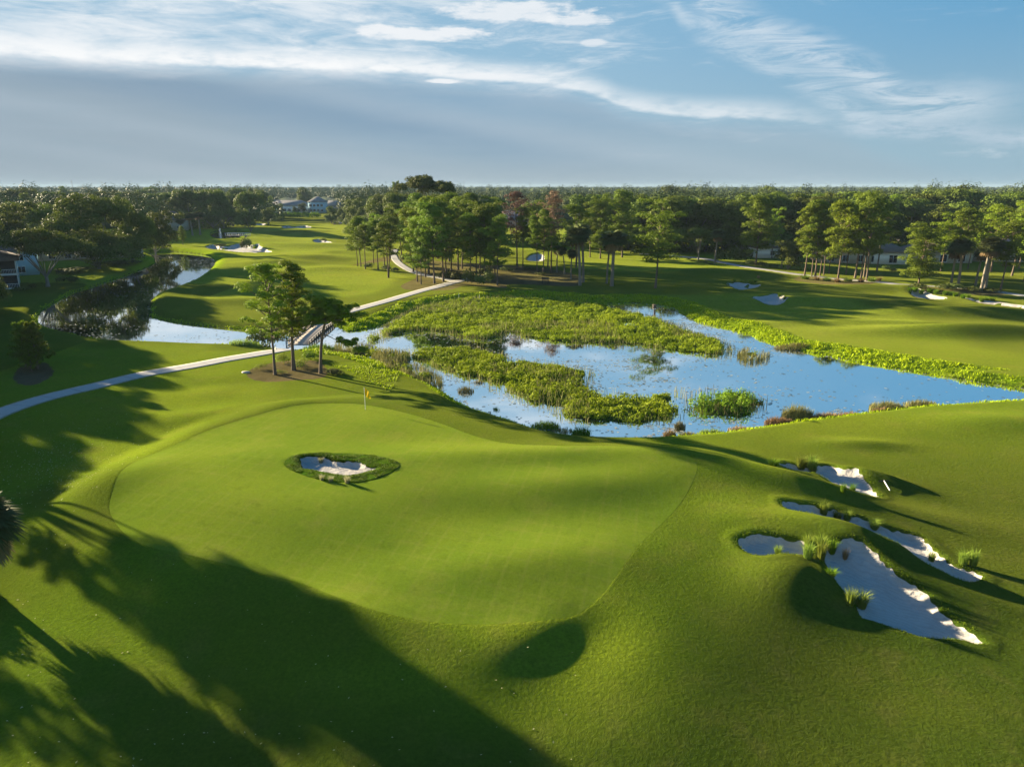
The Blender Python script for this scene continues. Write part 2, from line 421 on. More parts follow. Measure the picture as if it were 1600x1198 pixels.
creek = smooth_poly(PP(creek_pix, WL), 3)
pond = smooth_poly(PP(pond_pix, WL), 3)
far_pond = smooth_poly(PP(far_pond_pix, WL), 3)
marsh = [smooth_poly(PP(p, WL + 0.15), 3) for p in (M1_pix, M2_pix, M3_pix, S1_pix, S2_pix, REED1_pix)]
green = smooth_poly(PP(green_pix, ZG), 4)
near_b = [smooth_poly(PP(p, z), 4) for p, z in ((B1, 0.1), (B2, 0.35), (B3, 0.75), (B4, 0.0), (B5, 0.75))]
ring = smooth_poly(PP(RING, ZG), 4)
far_b = [smooth_poly(PP(p, z), 3) for p, z in FB]
path_a = smooth_poly(PP([(-90, 676), (-40, 658), (0, 641), (40, 627), (90, 613), (150, 599), (220, 583), (300, 569), (350, 560), (400, 551), (440, 542), (468, 527)]), 5, False)
path_b = smooth_poly(PP([(509, 497), (530, 490.5), (552, 485), (580, 477.5), (620, 466.5), (660, 454), (690, 446), (714, 439.5), (740, 434), (765, 430)]), 5, False)
path_c = smooth_poly(PP([(712, 440), (690, 433.5), (660, 428), (636, 419.5), (622, 410), (615, 400), (618, 389)]), 5, False)
path_d = smooth_poly(PP([(1000, 396), (1035, 398), (1060, 400.5), (1100, 405), (1130, 411), (1160, 416.5), (1200, 422), (1240, 427), (1280, 431), (1320, 435.5), (1370, 440), (1405, 444.5), (1450, 447.5), (1500, 451), (1550, 456), (1600, 462), (1680, 470)]), 5, False)
paths = [(path_a, 2.8), (path_b, 2.8), (path_c, 2.4), (path_d, 2.6)]
straw = [smooth_poly(PP(p, 0.2), 4) for p in (
    [(384, 583), (388, 574), (405, 567), (430, 561), (462, 558), (495, 560), (512, 572), (508, 586), (470, 590), (430, 592), (400, 590)],
    [(545, 414), (600, 408), (640, 412), (650, 430), (625, 444), (640, 452), (700, 452), (730, 444), (790, 448), (800, 442), (900, 446), (905, 430), (860, 418), (790, 412), (700, 408), (640, 400), (600, 402)],
    [(1240, 432), (1260, 428), (1300, 432), (1360, 437), (1362, 442), (1300, 442), (1250, 437)],
    [(1440, 452), (1500, 449), (1560, 455), (1572, 460), (1520, 460), (1450, 456)],
    [(18, 590), (28, 572), (55, 563), (80, 567), (84, 580), (62, 593), (35, 597)])]

def bump(px, py, amp, r1, r2, ang=0.0, z=0.3):
    x, y = P(px, py, z)
    return (x, y, amp, r1, r2, R(ang))
# world-space rolls: position, height, half-lengths along and across, heading
bumps = [
    # green complex
    bump(430, 800, 0.55, 13, 4.0, -20, ZG), bump(620, 735, 0.35, 9, 5, -10, ZG),
    bump(330, 730, 0.25, 7, 4, 30, ZG),
    bump(560, 880, -0.30, 9, 4.0, -30, ZG),
    bump(900, 762, 0.42, 8, 3.0, 8, ZG), bump(760, 890, 0.30, 7, 2.4, 12, ZG), bump(760, 810, -0.22, 8, 3.0, 0, ZG),
    bump(900, 715, 0.45, 10, 2.2, 2, ZG), bump(1080, 730, 0.5, 6, 3.5, -10, ZG),
    bump(640, 690, -0.15, 6, 3, 0, ZG),
    bump(840, 1000, 0.20, 2.8, 1.6, 30, .5), bump(868, 1062, -0.36, 4.6, 3.2, 55, 0), bump(915, 1020, -0.14, 2.4, 1.7, 20, 0), bump(930, 1000, -0.08, 2.0, 1.6, 0, 0), bump(560, 975, 0.35, 4, 1.5, -20, .5),
    # shoulder left of the green
    bump(150, 760, 0.5, 6, 3, 60, .8), bump(330, 640, 0.35, 9, 2.5, 18, .5), bump(300, 600, -0.2, 8, 2.5, 10, 0),
    # bunker mounds
    bump(1236, 898, 0.72, 2.8, 2.3, 40, .6), bump(1200, 800, 0.35, 4, 3, 0, .6), bump(1340, 846, 1.25, 3.4, 1.8, -32, .5),
    bump(1250, 828, 0.30, 4, 1.5, -10, .4), bump(1245, 755, 0.75, 4.5, 1.6, -25, .5), bump(1365, 736, 0.8, 3.0, 1.2, -35, .4),
    bump(1420, 790, 0.35, 6, 2.0, -25, .4), bump(1460, 905, 0.5, 5, 1.6, -35, .3), bump(1330, 1040, -0.08, 5, 3, 10, 0),
    bump(1060, 1000, 0.10, 5, 3.4, 20, .4), bump(1350, 690, 0.3, 3.5, 1.2, -5, 0), bump(1560, 660, 0.5, 7, 3, 0, 0),
    # rolls on the far right fairway
    bump(1250, 470, 0.7, 13, 3.0, -6, 0), bump(1400, 478, 1.1, 14, 3.0, -12, 0), bump(1540, 492, 1.4, 16, 3.0, -14, 0), bump(1330, 505, 0.6, 18, 2.6, -4, 0),
    bump(1480, 520, 1.0, 14, 3, -8, 0), bump(1600, 525, 1.0, 12, 3, -14, 0), bump(1090, 425, 1.0, 12, 5, 0, 0), bump(1400, 452, 0.9, 10, 4, -10, 0),
    bump(980, 420, 0.7, 12, 5, 0, 0), bump(1180, 490, 0.5, 12, 2.5, -8, 0), bump(1300, 452, 0.9, 10, 4, 0, 0),
    # left fairway beyond the creek
    bump(345, 470, 0.4, 9, 4, 15, 0), bump(420, 470, 0.6, 8, 4, 5, 0), bump(320, 450, 0.25, 7, 5, 20, 0), bump(470, 405, 1.3, 14, 6, 0, 0), bump(520, 420, 0.6, 10, 4, 0, 0),
    bump(420, 412, 1.2, 12, 5, 0, 0), bump(450, 385, 1.1, 16, 8, 0, 0), bump(520, 398, 1.0, 14, 7, 0, 0), bump(470, 365, 1.5, 25, 12, 0, 0), bump(400, 375, 1.2, 20, 10, 0, 0),
    bump(560, 385, 1.2, 18, 8, 0, 0), bump(800, 395, 1.2, 22, 9, 0, 0), bump(860, 385, 1.5, 25, 12, 0, 0),
    # shade swale on the left
    bump(60, 700, -0.3, 12, 8, 0, 0),
]

def green_rise(X, Y):
    s = sd_poly(X, Y, green, 16.0)
    wl = 5.5 + 9.0 * sstep(X, -22, 0)
    return s, 1.0 - sstep(s, 0.4, wl)

def h_base(X, Y, parts=False):
    X = np.asarray(X, float); Y = np.asarray(Y, float)
    Dd = np.hypot(X, Y)
    z = 0.5 * vnoise(X, Y, 38, 1) + 0.22 * vnoise(X, Y, 15, 2) * sstep(Dd, 30, 60) + 0.10 * vnoise(X, Y, 7, 3)
    z = z + 0.9 * vnoise(X, Y, 60, 5) * sstep(Dd, 150, 260)
    z = z * (1 - sstep(Dd, 320, 600) * 0.6)
    for bx, by, amp, r1, r2, a in bumps:
        dx, dy = X - bx, Y - by
        sel = (np.abs(dx) < 3.2 * r1) & (np.abs(dy) < 3.2 * r1)
        if not sel.any(): continue
        u = dx[sel] * math.cos(a) + dy[sel] * math.sin(a); v = -dx[sel] * math.sin(a) + dy[sel] * math.cos(a)
        z[sel] += amp * np.exp(-(u / r1) ** 2 - (v / r2) ** 2)
    gs, gr = green_rise(X, Y)
    along = X * SH[0] + Y * SH[1]                      # the near slope falls away from the sun
    z = z - 0.03 * np.log1p(np.exp(np.clip(42 - Y - 0.15 * X, -60, 46) / 4.0)) * 4.0 * sstep(gs, -2, 6) * (np.hypot(X, Y) > 6)
    z = z - 0.03 * np.clip(X - 20, 0, 40) * sstep(Y, 60, 44)
    z = z * (1 - 0.75 * gr * 0) + 0.85 * gr
    sc, sp, sf = sd_poly(X, Y, creek, 14.0), sd_poly(X, Y, pond, 14.0), sd_poly(X, Y, far_pond, 14.0)
    sw = np.minimum(np.minimum(sc, sp), sf)
    slope = np.where(Y > 82, 0.24, 0.55)
    slope = np.where((X < -30) & (Y > 95), 0.5, slope)
    bank = WL + np.where(sw > 0, sw * slope, np.maximum(sw * 0.55, -0.9))
    k = 0.35
    hh = np.clip(0.5 + 0.5 * (bank - z) / k, 0, 1)
    zz = bank * (1 - hh) + z * hh - k * hh * (1 - hh)          # smooth minimum
    zz = np.where(sw >= 13.9, z, zz)
    mm = np.full(X.shape, 8.0)
    for m in marsh: mm = np.minimum(mm, sd_poly(X, Y, m, 8.0))
    mm = np.where(mm < 5, mm + 1.9 * vnoise(X, Y, 2.3, 31) + .35, mm)
    isl = WL + 0.14 + 0.2 * vnoise(X, Y, 4, 8) - 0.5 * sstep(mm, -1.3, 0.0) - 2 * sstep(mm, 0.0, 1.2) + 0.9 * np.minimum(0, vnoise(X, Y, 3.4, 12) + .24 + .5 * vnoise(X, Y, 9, 13))
    zz = np.where((sw < 3) & (mm < 2.5), np.maximum(zz, isl), zz)
    return (zz, sw, mm, gs) if parts else zz

def carve(X, Y, z):
    for p in near_b:
        dp = 0.36 if p is near_b[4] else 0.44
        s = sd_poly(X, Y, p, 3.0)
        z = z - dp * (1 - sstep(s, -0.42, 0.04)) + 0.06 * np.exp(-((s - 0.35) / 0.4) ** 2)
    for p in far_b:
        s = sd_poly(X, Y, p, 6.0)
        z = z - (1.25 if p is far_b[5] else 0.75) * (1 - sstep(s, -1.3, 0.1)) + 0.10 * np.exp(-((s - 1.0) / 1.2) ** 2)
    s = sd_poly(X, Y, green, 2.0)
    z = z + 0.035 * sstep(s, -.04, .05) * sstep(X, 12, 0)
    s = sd_poly(X, Y, ring, 3.0)
    z = z + 0.02 * (1 - sstep(s, -0.08, 0.08)) - 0.08 * (1 - sstep(s, -1.6, -0.2))
    for l, w in paths:
        d = d_line(X, Y, l, 6.0)
        z = z + 0.0 * d
    return z

def h(X, Y):
    X = np.atleast_1d(np.asarray(X, float)); Y = np.atleast_1d(np.asarray(Y, float))
    return carve(X, Y, h_base(X, Y))

def G(px, py):
    """where the ray through a picture point meets the ground"""
    z = 0.0
    for _ in range(8):
        x, y = P(px, py, z); z = 0.5 * z + 0.5 * float(h([x], [y])[0])
    return x, y, z

def height_to(px_top, Y):
    _, dy, dz = ray(0, px_top)
    return CAM_H + Y * dz / dy

# ------------------------------------------------------------------ materials
def new_mat(name):
    m = bpy.data.materials.new(name); m.use_nodes = True
    t = m.node_tree; t.nodes.clear()
    N = NT(t)
    b = N.n('ShaderNodeBsdfPrincipled'); o = N.n('ShaderNodeOutputMaterial')
    N.link(b.outputs[0], o.inputs[0])
    b.inputs['Roughness'].default_value = 0.9
    b.inputs['Specular IOR Level'].default_value = 0.15
    return m, N, b, o

def wpos(N): return N.n('ShaderNodeNewGeometry').outputs['Position']
def attr(N, k): return N.n('ShaderNodeAttribute', attribute_name=k).outputs['Fac']

def grass_color(N, pos, a, b, dry, big=0.05, mid=0.35, fine=6.0, fc=1.4):
    n1 = N.noise(pos, big, 4, 0.6); n2 = N.noise(pos, mid, 4, 0.6); n3 = N.noise(pos, fine, 4, 0.7)
    c = N.mix(N.ss(n1, 0.35, 0.65), a, b)
    c = N.mix(N.m('MULTIPLY', N.ss(n2, 0.48, 0.75), 0.50), c, dry)
    n4 = N.noise(N.map(pos, (1, 1, 1), (4, 9, 0)), mid * 2.7, 5, 0.7)
    c = N.mix(N.m('MULTIPLY', N.ss(n4, 0.52, 0.72), 0.30), c, tuple(q * 0.55 for q in a))
    k = N.m('ADD', N.m('MULTIPLY', N.m('SUBTRACT', n3, 0.5), fc), 1.0)
    sc = N.n('ShaderNodeVectorMath', operation='SCALE', ins={0: c, 3: k})
    return sc.outputs[0]

def matte(b): b.inputs['Specular IOR Level'].default_value = 0.0
def grass_bump(N, b, pos, h1, h2, s1=3.0, s2=14.0):
    n1 = N.noise(pos, s1, 5, 0.65); n2 = N.noise(pos, s2, 3, 0.7)
    hgt = N.m('ADD', N.m('MULTIPLY', n1, h1), N.m('MULTIPLY', n2, h2))
    bp = N.n('ShaderNodeBump', ins={'Strength': 1.0, 'Distance': 1.0, 'Height': hgt})
    N.link(bp.outputs[0], b.inputs['Normal'])

def velvet(b, v=0.25, tint=(0.75, 0.80, 0.12, 1)):
    matte(b)
    b.inputs['Sheen Weight'].default_value = 0.06
    b.inputs['Sheen Roughness'].default_value = 0.35
    b.inputs['Sheen Tint'].default_value = tint

# ground: kinds of turf chosen by vertex attributes (fairway, lush bank, straw, wet mud, far turf painted sunlit)
mat_ground, N, b, o = new_mat("turf")
pos = wpos(N)
fair = grass_color(N, pos, (0.085, 0.140, 0.009), (0.116, 0.160, 0.011), (0.145, 0.155, 0.024))
rough = grass_color(N, pos, (0.039, 0.066, 0.007), (0.060, 0.083, 0.009), (0.084, 0.088, 0.020), 0.11, 0.6, 5.0)
lush = grass_color(N, pos, (0.12, 0.20, 0.006), (0.17, 0.24, 0.010), (0.19, 0.20, 0.03), 0.1, 0.8, 4.0)
mud = grass_color(N, pos, (0.04, 0.06, 0.012), (0.055, 0.075, 0.015), (0.07, 0.07, 0.02))
pine = grass_color(N, pos, (0.062, 0.046, 0.030), (0.095, 0.068, 0.045), (0.13, 0.10, 0.065), 0.2, 1.5, 9.0)
sunlit_far = grass_color(N, pos, (0.115, 0.165, 0.014), (0.150, 0.190, 0.018), (0.185, 0.19, 0.035), 0.03, 0.2, 2.0)  # low sun scattering in the far turf, painted as a lighter, yellower colour
fair = N.mix(attr(N, 'sunlit_far'), fair, sunlit_far)
c = N.mix(attr(N, 'rough'), fair, rough)
c = N.mix(attr(N, 'lush'), c, lush)
edge_n = N.m('MULTIPLY', N.m('SUBTRACT', N.noise(pos, 0.9, 4, 0.7), 0.5), 0.9)
c = N.mix(N.ss(N.m('ADD', attr(N, 'straw'), edge_n), 0.55, 0.75), c, pine)
c = N.mix(attr(N, 'mud'), c, mud)
N.link(c, b.inputs['Base Color'])
grass_bump(N, b, pos, 0.05, 0.022, 4.5, 17.0)
velvet(b)

mat_green, N, b, o = new_mat("putting_turf")
pos = wpos(N)
c = grass_color(N, pos, (0.090, 0.148, 0.012), (0.116, 0.166, 0.014), (0.142, 0.165, 0.026), 0.09, 0.4, 7.0, 0.7)
def stripes(ang, per, c, amt, colr):
    s = N.n('ShaderNodeSeparateXYZ', ins={0: N.map(pos, (1, 1, 1), (0, 0, 0), (0, 0, R(ang)))}).outputs[0]
    wv = N.m('SINE', N.m('MULTIPLY', s, 2 * math.pi / per))
    m = N.m('MULTIPLY', N.ss(wv, 0.75, 1.0), N.ss(N.noise(pos, 0.35, 3, 0.6), 0.35, 0.6))
    return N.mix(N.m('MULTIPLY', m, amt), c, colr)
c = stripes(12, 1.1, c, 0.13, (0.20, 0.20, 0.05))
c = stripes(-70, 1.3, c, 0.10, (0.20, 0.20, 0.05))
N.link(c, b.inputs['Base Color'])
grass_bump(N, b, pos, 0.02, 0.004, 2.0, 12.0)
velvet(b, 0.2)

mat_ring, N, b, o = new_mat("thick_rough")
pos = wpos(N)
N.link(grass_color(N, pos, (0.045, 0.100, 0.006), (0.070, 0.125, 0.008), (0.10, 0.13, 0.02), 0.3, 1.2, 8.0), b.inputs['Base Color'])
matte(b)
grass_bump(N, b, pos, 0.12, 0.04, 2.2, 9.0)

mat_sand, N, b, o = new_mat("sand")
pos = wpos(N)
c = N.mix(N.noise(pos, 0.8, 4, 0.6), (0.32, 0.305, 0.28), (0.45, 0.425, 0.39))
c = N.mix(N.m('MULTIPLY', N.ss(N.noise(pos, 2.6, 5, 0.7), 0.5, 0.72), 0.5), c, (0.30, 0.28, 0.25))
c = N.mix(N.m('MULTIPLY', N.ss(N.noise(pos, 9, 3, 0.7), 0.55, 0.75), 0.4), c, (0.5, 0.45, 0.38))
N.link(c, b.inputs['Base Color'])
# raked furrows and footprints
s = N.n('ShaderNodeSeparateXYZ', ins={0: N.map(pos, (1, 1, 1), (0, 0, 0), (0, 0, R(33)))}).outputs[1]
s = N.m('ADD', s, N.m('MULTIPLY', N.noise(pos, 0.5, 2, 0.5), 1.5))
rk = N.m('SINE', N.m('MULTIPLY', s, 22.0))
b.inputs['Base Color'].links and N.link(N.mix(N.m('MULTIPLY', N.ss(rk, 0.3, 1.0), 0.16), c, (0.22, 0.2, 0.18)), b.inputs['Base Color'])  # furrow shading also painted into the sand colour
hgt = N.m('ADD', N.m('MULTIPLY', rk, 0.006), N.m('ADD', N.m('MULTIPLY', N.noise(pos, 3.5, 4, 0.6), 0.07), N.m('MULTIPLY', N.noise(pos, 0.7, 3, 0.5), 0.22)))
bp = N.n('ShaderNodeBump', ins={'Strength': 0.9, 'Distance': 1.0, 'Height': hgt}); N.link(bp.outputs[0], b.inputs['Normal'])

mat_path, N, b, o = new_mat("concrete_path")
pos = wpos(N)
c = N.mix(N.noise(pos, 0.7, 5, 0.65), (0.30, 0.295, 0.285), (0.42, 0.41, 0.39))
c = N.mix(N.m('MULTIPLY', N.ss(N.noise(pos, 6, 4, 0.7), 0.55, 0.7), 0.35), c, (0.22, 0.20, 0.17))
jt = N.m('FRACT', N.m('DIVIDE', attr(N, 'along'), 3.0))
c = N.mix(N.m('MULTIPLY', N.m('ADD', N.ss(jt, 0.035, 0.0), N.ss(jt, 0.965, 1.0)), 0.55), c, (0.12, 0.11, 0.10))
c = N.mix(N.m('MULTIPLY', N.ss(N.m('ADD', attr(N, 'side'), N.m('MULTIPLY', N.noise(pos, 2.2, 4, 0.7), 0.5)), 0.95, 1.25), 0.7), c, (0.16, 0.16, 0.07))
N.link(c, b.inputs['Base Color'])
bp = N.n('ShaderNodeBump', ins={'Strength': 0.5, 'Distance': 1.0, 'Height': N.m('MULTIPLY', N.noise(pos, 20, 3, 0.6), 0.01)}); N.link(bp.outputs[0], b.inputs['Normal'])

mat_water, N, b, o = new_mat("pond_water")
pos = wpos(N)
b.inputs['Base Color'].default_value = (0.87, 0.92, 0.94, 1)
b.inputs['Metallic'].default_value = 1.0
b.inputs['Roughness'].default_value = 0.03
b.inputs['Specular IOR Level'].default_value = 0.5
b.inputs['IOR'].default_value = 2.4
r1 = N.noise(N.map(pos, (0.6, 1.6, 1)), 2.2, 3, 0.6); r2 = N.noise(pos, 0.16, 3, 0.6)
hgt = N.m('MULTIPLY', N.m('MULTIPLY', r1, 0.012), N.m('ADD', 0.10, N.m('MULTIPLY', N.ss(r2, 0.5, 0.7), 1.3)))
bp = N.n('ShaderNodeBump', ins={'Strength': 0.22, 'Distance': 1.0, 'Height': hgt}); N.link(bp.outputs[0], b.inputs['Normal'])

def leaf_mat(name, dark, light, trans=0.25, var=0.5, sheen=0.0, rnd=0.25):
    m, N, b, o = new_mat(name)
    t = attr(N, 'tint')
    pos = wpos(N)
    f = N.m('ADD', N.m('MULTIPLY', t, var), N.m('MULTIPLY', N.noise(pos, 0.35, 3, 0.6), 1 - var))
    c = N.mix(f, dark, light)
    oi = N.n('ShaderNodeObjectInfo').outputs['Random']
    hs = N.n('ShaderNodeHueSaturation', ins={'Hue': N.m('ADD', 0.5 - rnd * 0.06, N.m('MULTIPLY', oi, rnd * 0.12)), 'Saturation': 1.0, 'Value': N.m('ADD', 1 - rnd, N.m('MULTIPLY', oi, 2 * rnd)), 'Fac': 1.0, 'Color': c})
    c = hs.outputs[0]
    N.link(c, b.inputs['Base Color'])
    b.inputs['Roughness'].default_value = 0.65
    b.inputs['Specular IOR Level'].default_value = 0.06
    tr = N.n('ShaderNodeBsdfTranslucent', ins={0: c})
    mx = N.n('ShaderNodeMixShader', ins={0: trans})
    N.link(b.outputs[0], mx.inputs[1]); N.link(tr.outputs[0], mx.inputs[2]); N.link(mx.outputs[0], o.inputs[0])
    return m
mat_pine = leaf_mat("pine_needles", (0.055, 0.100, 0.009), (0.185, 0.245, 0.020), 0.27)
mat_pine_b = leaf_mat("bright_pine_needles", (0.085, 0.145, 0.008), (0.22, 0.29, 0.018), 0.28)
mat_oak = leaf_mat("oak_leaves", (0.045, 0.074, 0.010), (0.150, 0.185, 0.026), 0.2, rnd=0.3)
mat_brown = leaf_mat("dead_needles", (0.13, 0.075, 0.045), (0.24, 0.15, 0.10), 0.1)
mat_palm = leaf_mat("palm_fronds", (0.045, 0.07, 0.02), (0.12, 0.14, 0.045), 0.15)
mat_palmd = leaf_mat("dry_fronds", (0.16, 0.12, 0.06), (0.28, 0.20, 0.09), 0.15)
mat_marsh = leaf_mat("marsh_leaves", (0.075, 0.140, 0.006), (0.31, 0.37, 0.014), 0.28, 0.6, rnd=0.1)
mat_marsh_d = leaf_mat("dark_marsh_leaves", (0.05, 0.13, 0.008), (0.20, 0.31, 0.014), 0.25, 0.45, rnd=0.1)
mat_reed = leaf_mat("reeds", (0.09, 0.10, 0.03), (0.25, 0.22, 0.08), 0.2, 0.6, rnd=0.2)
mat_rust = leaf_mat("rusty_grass", (0.16, 0.11, 0.05), (0.34, 0.23, 0.11), 0.2, 0.6, rnd=0.2)
mat_tuft = leaf_mat("cordgrass", (0.10, 0.16, 0.015), (0.26, 0.32, 0.05), 0.3, 0.7, rnd=0.3)
mat_tuft_p = leaf_mat("pale_cordgrass", (0.25, 0.27, 0.12), (0.5, 0.48, 0.28), 0.3, 0.7, rnd=0.1)
mat_bank = leaf_mat("bank_grass_blades", (0.17, 0.27, 0.005), (0.40, 0.48, 0.010), 0.25, 0.5, rnd=0.05)
mat_bush = leaf_mat("shrub_leaves", (0.045, 0.07, 0.014), (0.13, 0.15, 0.035), 0.2, rnd=0.4)
mat_flower = leaf_mat("fairway_tree_leaves", (0.14, 0.25, 0.01), (0.3, 0.42, 0.02), 0.3)
mat_wood_far = leaf_mat("distant_canopy", (0.032, 0.055, 0.012), (0.100, 0.130, 0.026), 0.05, 0.7, rnd=0.0)

def bark_mat(name, a, bb, sc=6.0):
    m, N, b, o = new_mat(name)
    pos = wpos(N)
    c = N.mix(N.noise(N.map(pos, (3, 3, 0.8)), sc, 4, 0.7), a, bb)
    N.link(c, b.inputs['Base Color'])
    bp = N.n('ShaderNodeBump', ins={'Strength': 0.6, 'Distance': 1.0, 'Height': N.m('MULTIPLY', N.noise(N.map(pos, (3, 3, 0.8)), sc, 4, 0.7), 0.05)}); N.link(bp.outputs[0], b.inputs['Normal'])
    return m
mat_bark = bark_mat("pine_bark", (0.075, 0.055, 0.042), (0.22, 0.165, 0.125))
mat_obark = bark_mat("oak_bark", (0.10, 0.095, 0.085), (0.26, 0.245, 0.215))
mat_pbark = bark_mat("palm_bark", (0.13, 0.11, 0.085), (0.28, 0.25, 0.20))

def plain(name, c1, c2, rough=0.7, sc=3.0, spec=0.3, bump=0.0, stretch=(1, 1, 1)):
    m, N, b, o = new_mat(name)
    pos = wpos(N)
    n = N.noise(N.map(pos, stretch), sc, 4, 0.65)
    N.link(N.mix(n, c1, c2), b.inputs['Base Color'])
    b.inputs['Roughness'].default_value = rough; b.inputs['Specular IOR Level'].default_value = spec
    if bump:
        bp = N.n('ShaderNodeBump', ins={'Strength': 0.7, 'Distance': 1.0, 'Height': N.m('MULTIPLY', n, bump)}); N.link(bp.outputs[0], b.inputs['Normal'])
    return m
mat_wall = plain("white_wall", (0.68, 0.68, 0.66), (0.80, 0.80, 0.78))
mat_bluew_shade = plain("blue_paint_and_shade", (0.30, 0.50, 0.62), (0.38, 0.58, 0.70))  # blue house's own colour; on the apartments, shade painted over white walls
mat_tan = plain("tan_wall", (0.42, 0.36, 0.28), (0.52, 0.45, 0.36))
mat_roof = plain("brown_shingles", (0.12, 0.09, 0.075), (0.22, 0.17, 0.14), 0.9, 2.0, 0.1, 0.03, (1, 1, 6))
mat_roofr = plain("pink_tiles", (0.34, 0.20, 0.15), (0.46, 0.30, 0.23), 0.9, 2.0, 0.1, 0.03)
mat_roofg = plain("grey_shingles", (0.15, 0.15, 0.15), (0.26, 0.25, 0.25), 0.9, 2.0, 0.1, 0.03)
mat_glass = plain("dark_glass", (0.01, 0.012, 0.014), (0.02, 0.025, 0.03), 0.1, 1.0, 0.6)
mat_screen = plain("dark_screen", (0.02, 0.02, 0.022), (0.04, 0.038, 0.035), 0.6)
mat_trim = plain("white_trim", (0.72, 0.72, 0.70), (0.8, 0.8, 0.78))
mat_deck = plain("weathered_planks", (0.30, 0.26, 0.21), (0.46, 0.41, 0.35), 0.85, 4.0, 0.2, 0.02, (1, 8, 1))
mat_timber = plain("dark_timber", (0.06, 0.05, 0.04), (0.13, 0.105, 0.08), 0.85, 4.0, 0.2, 0.02)
mat_yellow = leaf_mat("yellow_cloth", (0.85, 0.62, 0.01), (0.9, 0.68, 0.02), 0.5, rnd=0.0)
mat_white = plain("white_paint", (0.78, 0.78, 0.76), (0.84, 0.84, 0.82), 0.4)
mat_dark = plain("black_rubber", (0.012, 0.012, 0.012), (0.03, 0.03, 0.03), 0.6)
mat_pad, N, b, o = new_mat("lily_leaves")
N.link(N.mix(attr(N, 'tint'), (0.03, 0.04, 0.02), (0.40, 0.42, 0.36)), b.inputs['Base Color'])  # pale end also paints the silvery sheen of the water film
b.inputs['Roughness'].default_value = 0.22; b.inputs['Specular IOR Level'].default_value = 0.9; b.inputs['IOR'].default_value = 1.9
mat_rock = plain("pale_rock", (0.35, 0.32, 0.28), (0.5, 0.47, 0.42), 0.9, 3.0, 0.2, 0.05)

# ------------------------------------------------------------------ ground sheet
def sheet_low(X, Y):
    """how far the turf is sunk beneath the sheets that cover it"""
    low = 0.06 * (1 - sstep(sd_poly(X, Y, green, 1.0), -0.45, -0.12))
    low = np.maximum(low, 0.35 * (1 - sstep(sd_poly(X, Y, ring, 2.0), -0.7, -0.15)))
    for p in near_b: low = np.maximum(low, 0.16 * (1 - sstep(sd_poly(X, Y, p, 1.0), -0.42, -0.16)))
    for p in far_b: low = np.maximum(low, 0.25 * (1 - sstep(sd_poly(X, Y, p, 3.0), -1.0, -0.3)))
    for l, w in paths: low = np.maximum(low, 0.10 * (1 - sstep(d_line(X, Y, l, 3.0), w / 2 - 0.55, w / 2 - 0.15)))
    return low

rad = [1.5, 4.0, 8.0, 12.0, 15.0, 17.5]
r = 18.5
while r < 9000:
    rad.append(r)
    r *= 1.0040 if r < 70 else 1.0052 if r < 150 else 1.009 if r < 420 else 1.05
rad = np.array(rad)
th = np.concatenate([np.linspace(-180, -46, 68)[:-1], np.linspace(-46, 46, 900), np.linspace(46, 180, 68)[1:-1]])
th = np.radians(th)
RR, TT = np.meshgrid(rad, th, indexing='ij')
GX, GY = (RR * np.sin(TT)).ravel(), (RR * np.cos(TT)).ravel()
z, sw, mm, gs = h_base(GX, GY, True)
zc = carve(GX, GY, z) - sheet_low(GX, GY)
nr, nt = len(rad), len(th)
i = np.arange(nr - 1)[:, None] * nt; j = np.arange(nt)[None]; j2 = (j + 1) % nt
F = np.stack([i + j, i + nt + j, i + nt + j2, i + j2], -1).reshape(-1, 4)
V = np.c_[GX, GY, zc]
V = np.r_[V, [[0, 0, zc[0]]]]
Ft = np.array([(len(V) - 1, k, (k + 1) % nt) for k in range(nt)])
lushw = np.where((GX > 0) & (GY > 82), 5.2, np.where(GY > 82, 3.5, 1.9))
lushw = np.where((GX < -28) & (GY < 190) & (sd_poly(GX, GY, creek, 14) < 8), 0.5, lushw)
wig = vnoise(GX, GY, 3.0, 4) * 1.2
lush = (1 - sstep(sw + wig * 0.6, lushw * 0.75, lushw)) * (sw < 13)
lush = np.maximum(lush, (1 - sstep(sw, 0, 9)) * (np.abs(GX + 24) < 7) * (GY > 70) * (GY < 86) * 0.8)
rgh = np.maximum(sstep(gs, 3.0, 14) * sstep(GY, 64, 44) * sstep(GX + GY * .4, 2, 14) , sstep(gs, 1.5, 9) * sstep(GY, 46, 36) * sstep(GX, -30, -8))
rgh = np.maximum(rgh, sstep(vnoise(GX, GY, 45, 9) + 0.15 * vnoise(GX, GY, 6, 10), 0.05, 0.2) * 0.7)
rgh = np.maximum(rgh, (GX < -60) * (GY < 160) * 0.8)
rgh = np.maximum(rgh, sstep(np.hypot(GX, GY), 380, 480))
strw = np.zeros(len(GX))
for p in straw: strw = np.maximum(strw, 1 - sstep(sd_poly(GX, GY, p, 5.0), -0.8, 0.8))
mud = ((sw < 0.15) | ((mm < 0.6) & (sw < 2))) * 1.0
pad0 = lambda a: np.r_[a, [0.0]]
me = mesh("ground", V, [F, Ft], mat_ground, True, {'rough': pad0(rgh), 'lush': pad0(lush), 'straw': pad0(strw), 'sunlit_far': pad0(sstep(GY, 88, 112)), 'mud': pad0(mud)})
tag(obj("ground", me), kind='structure')

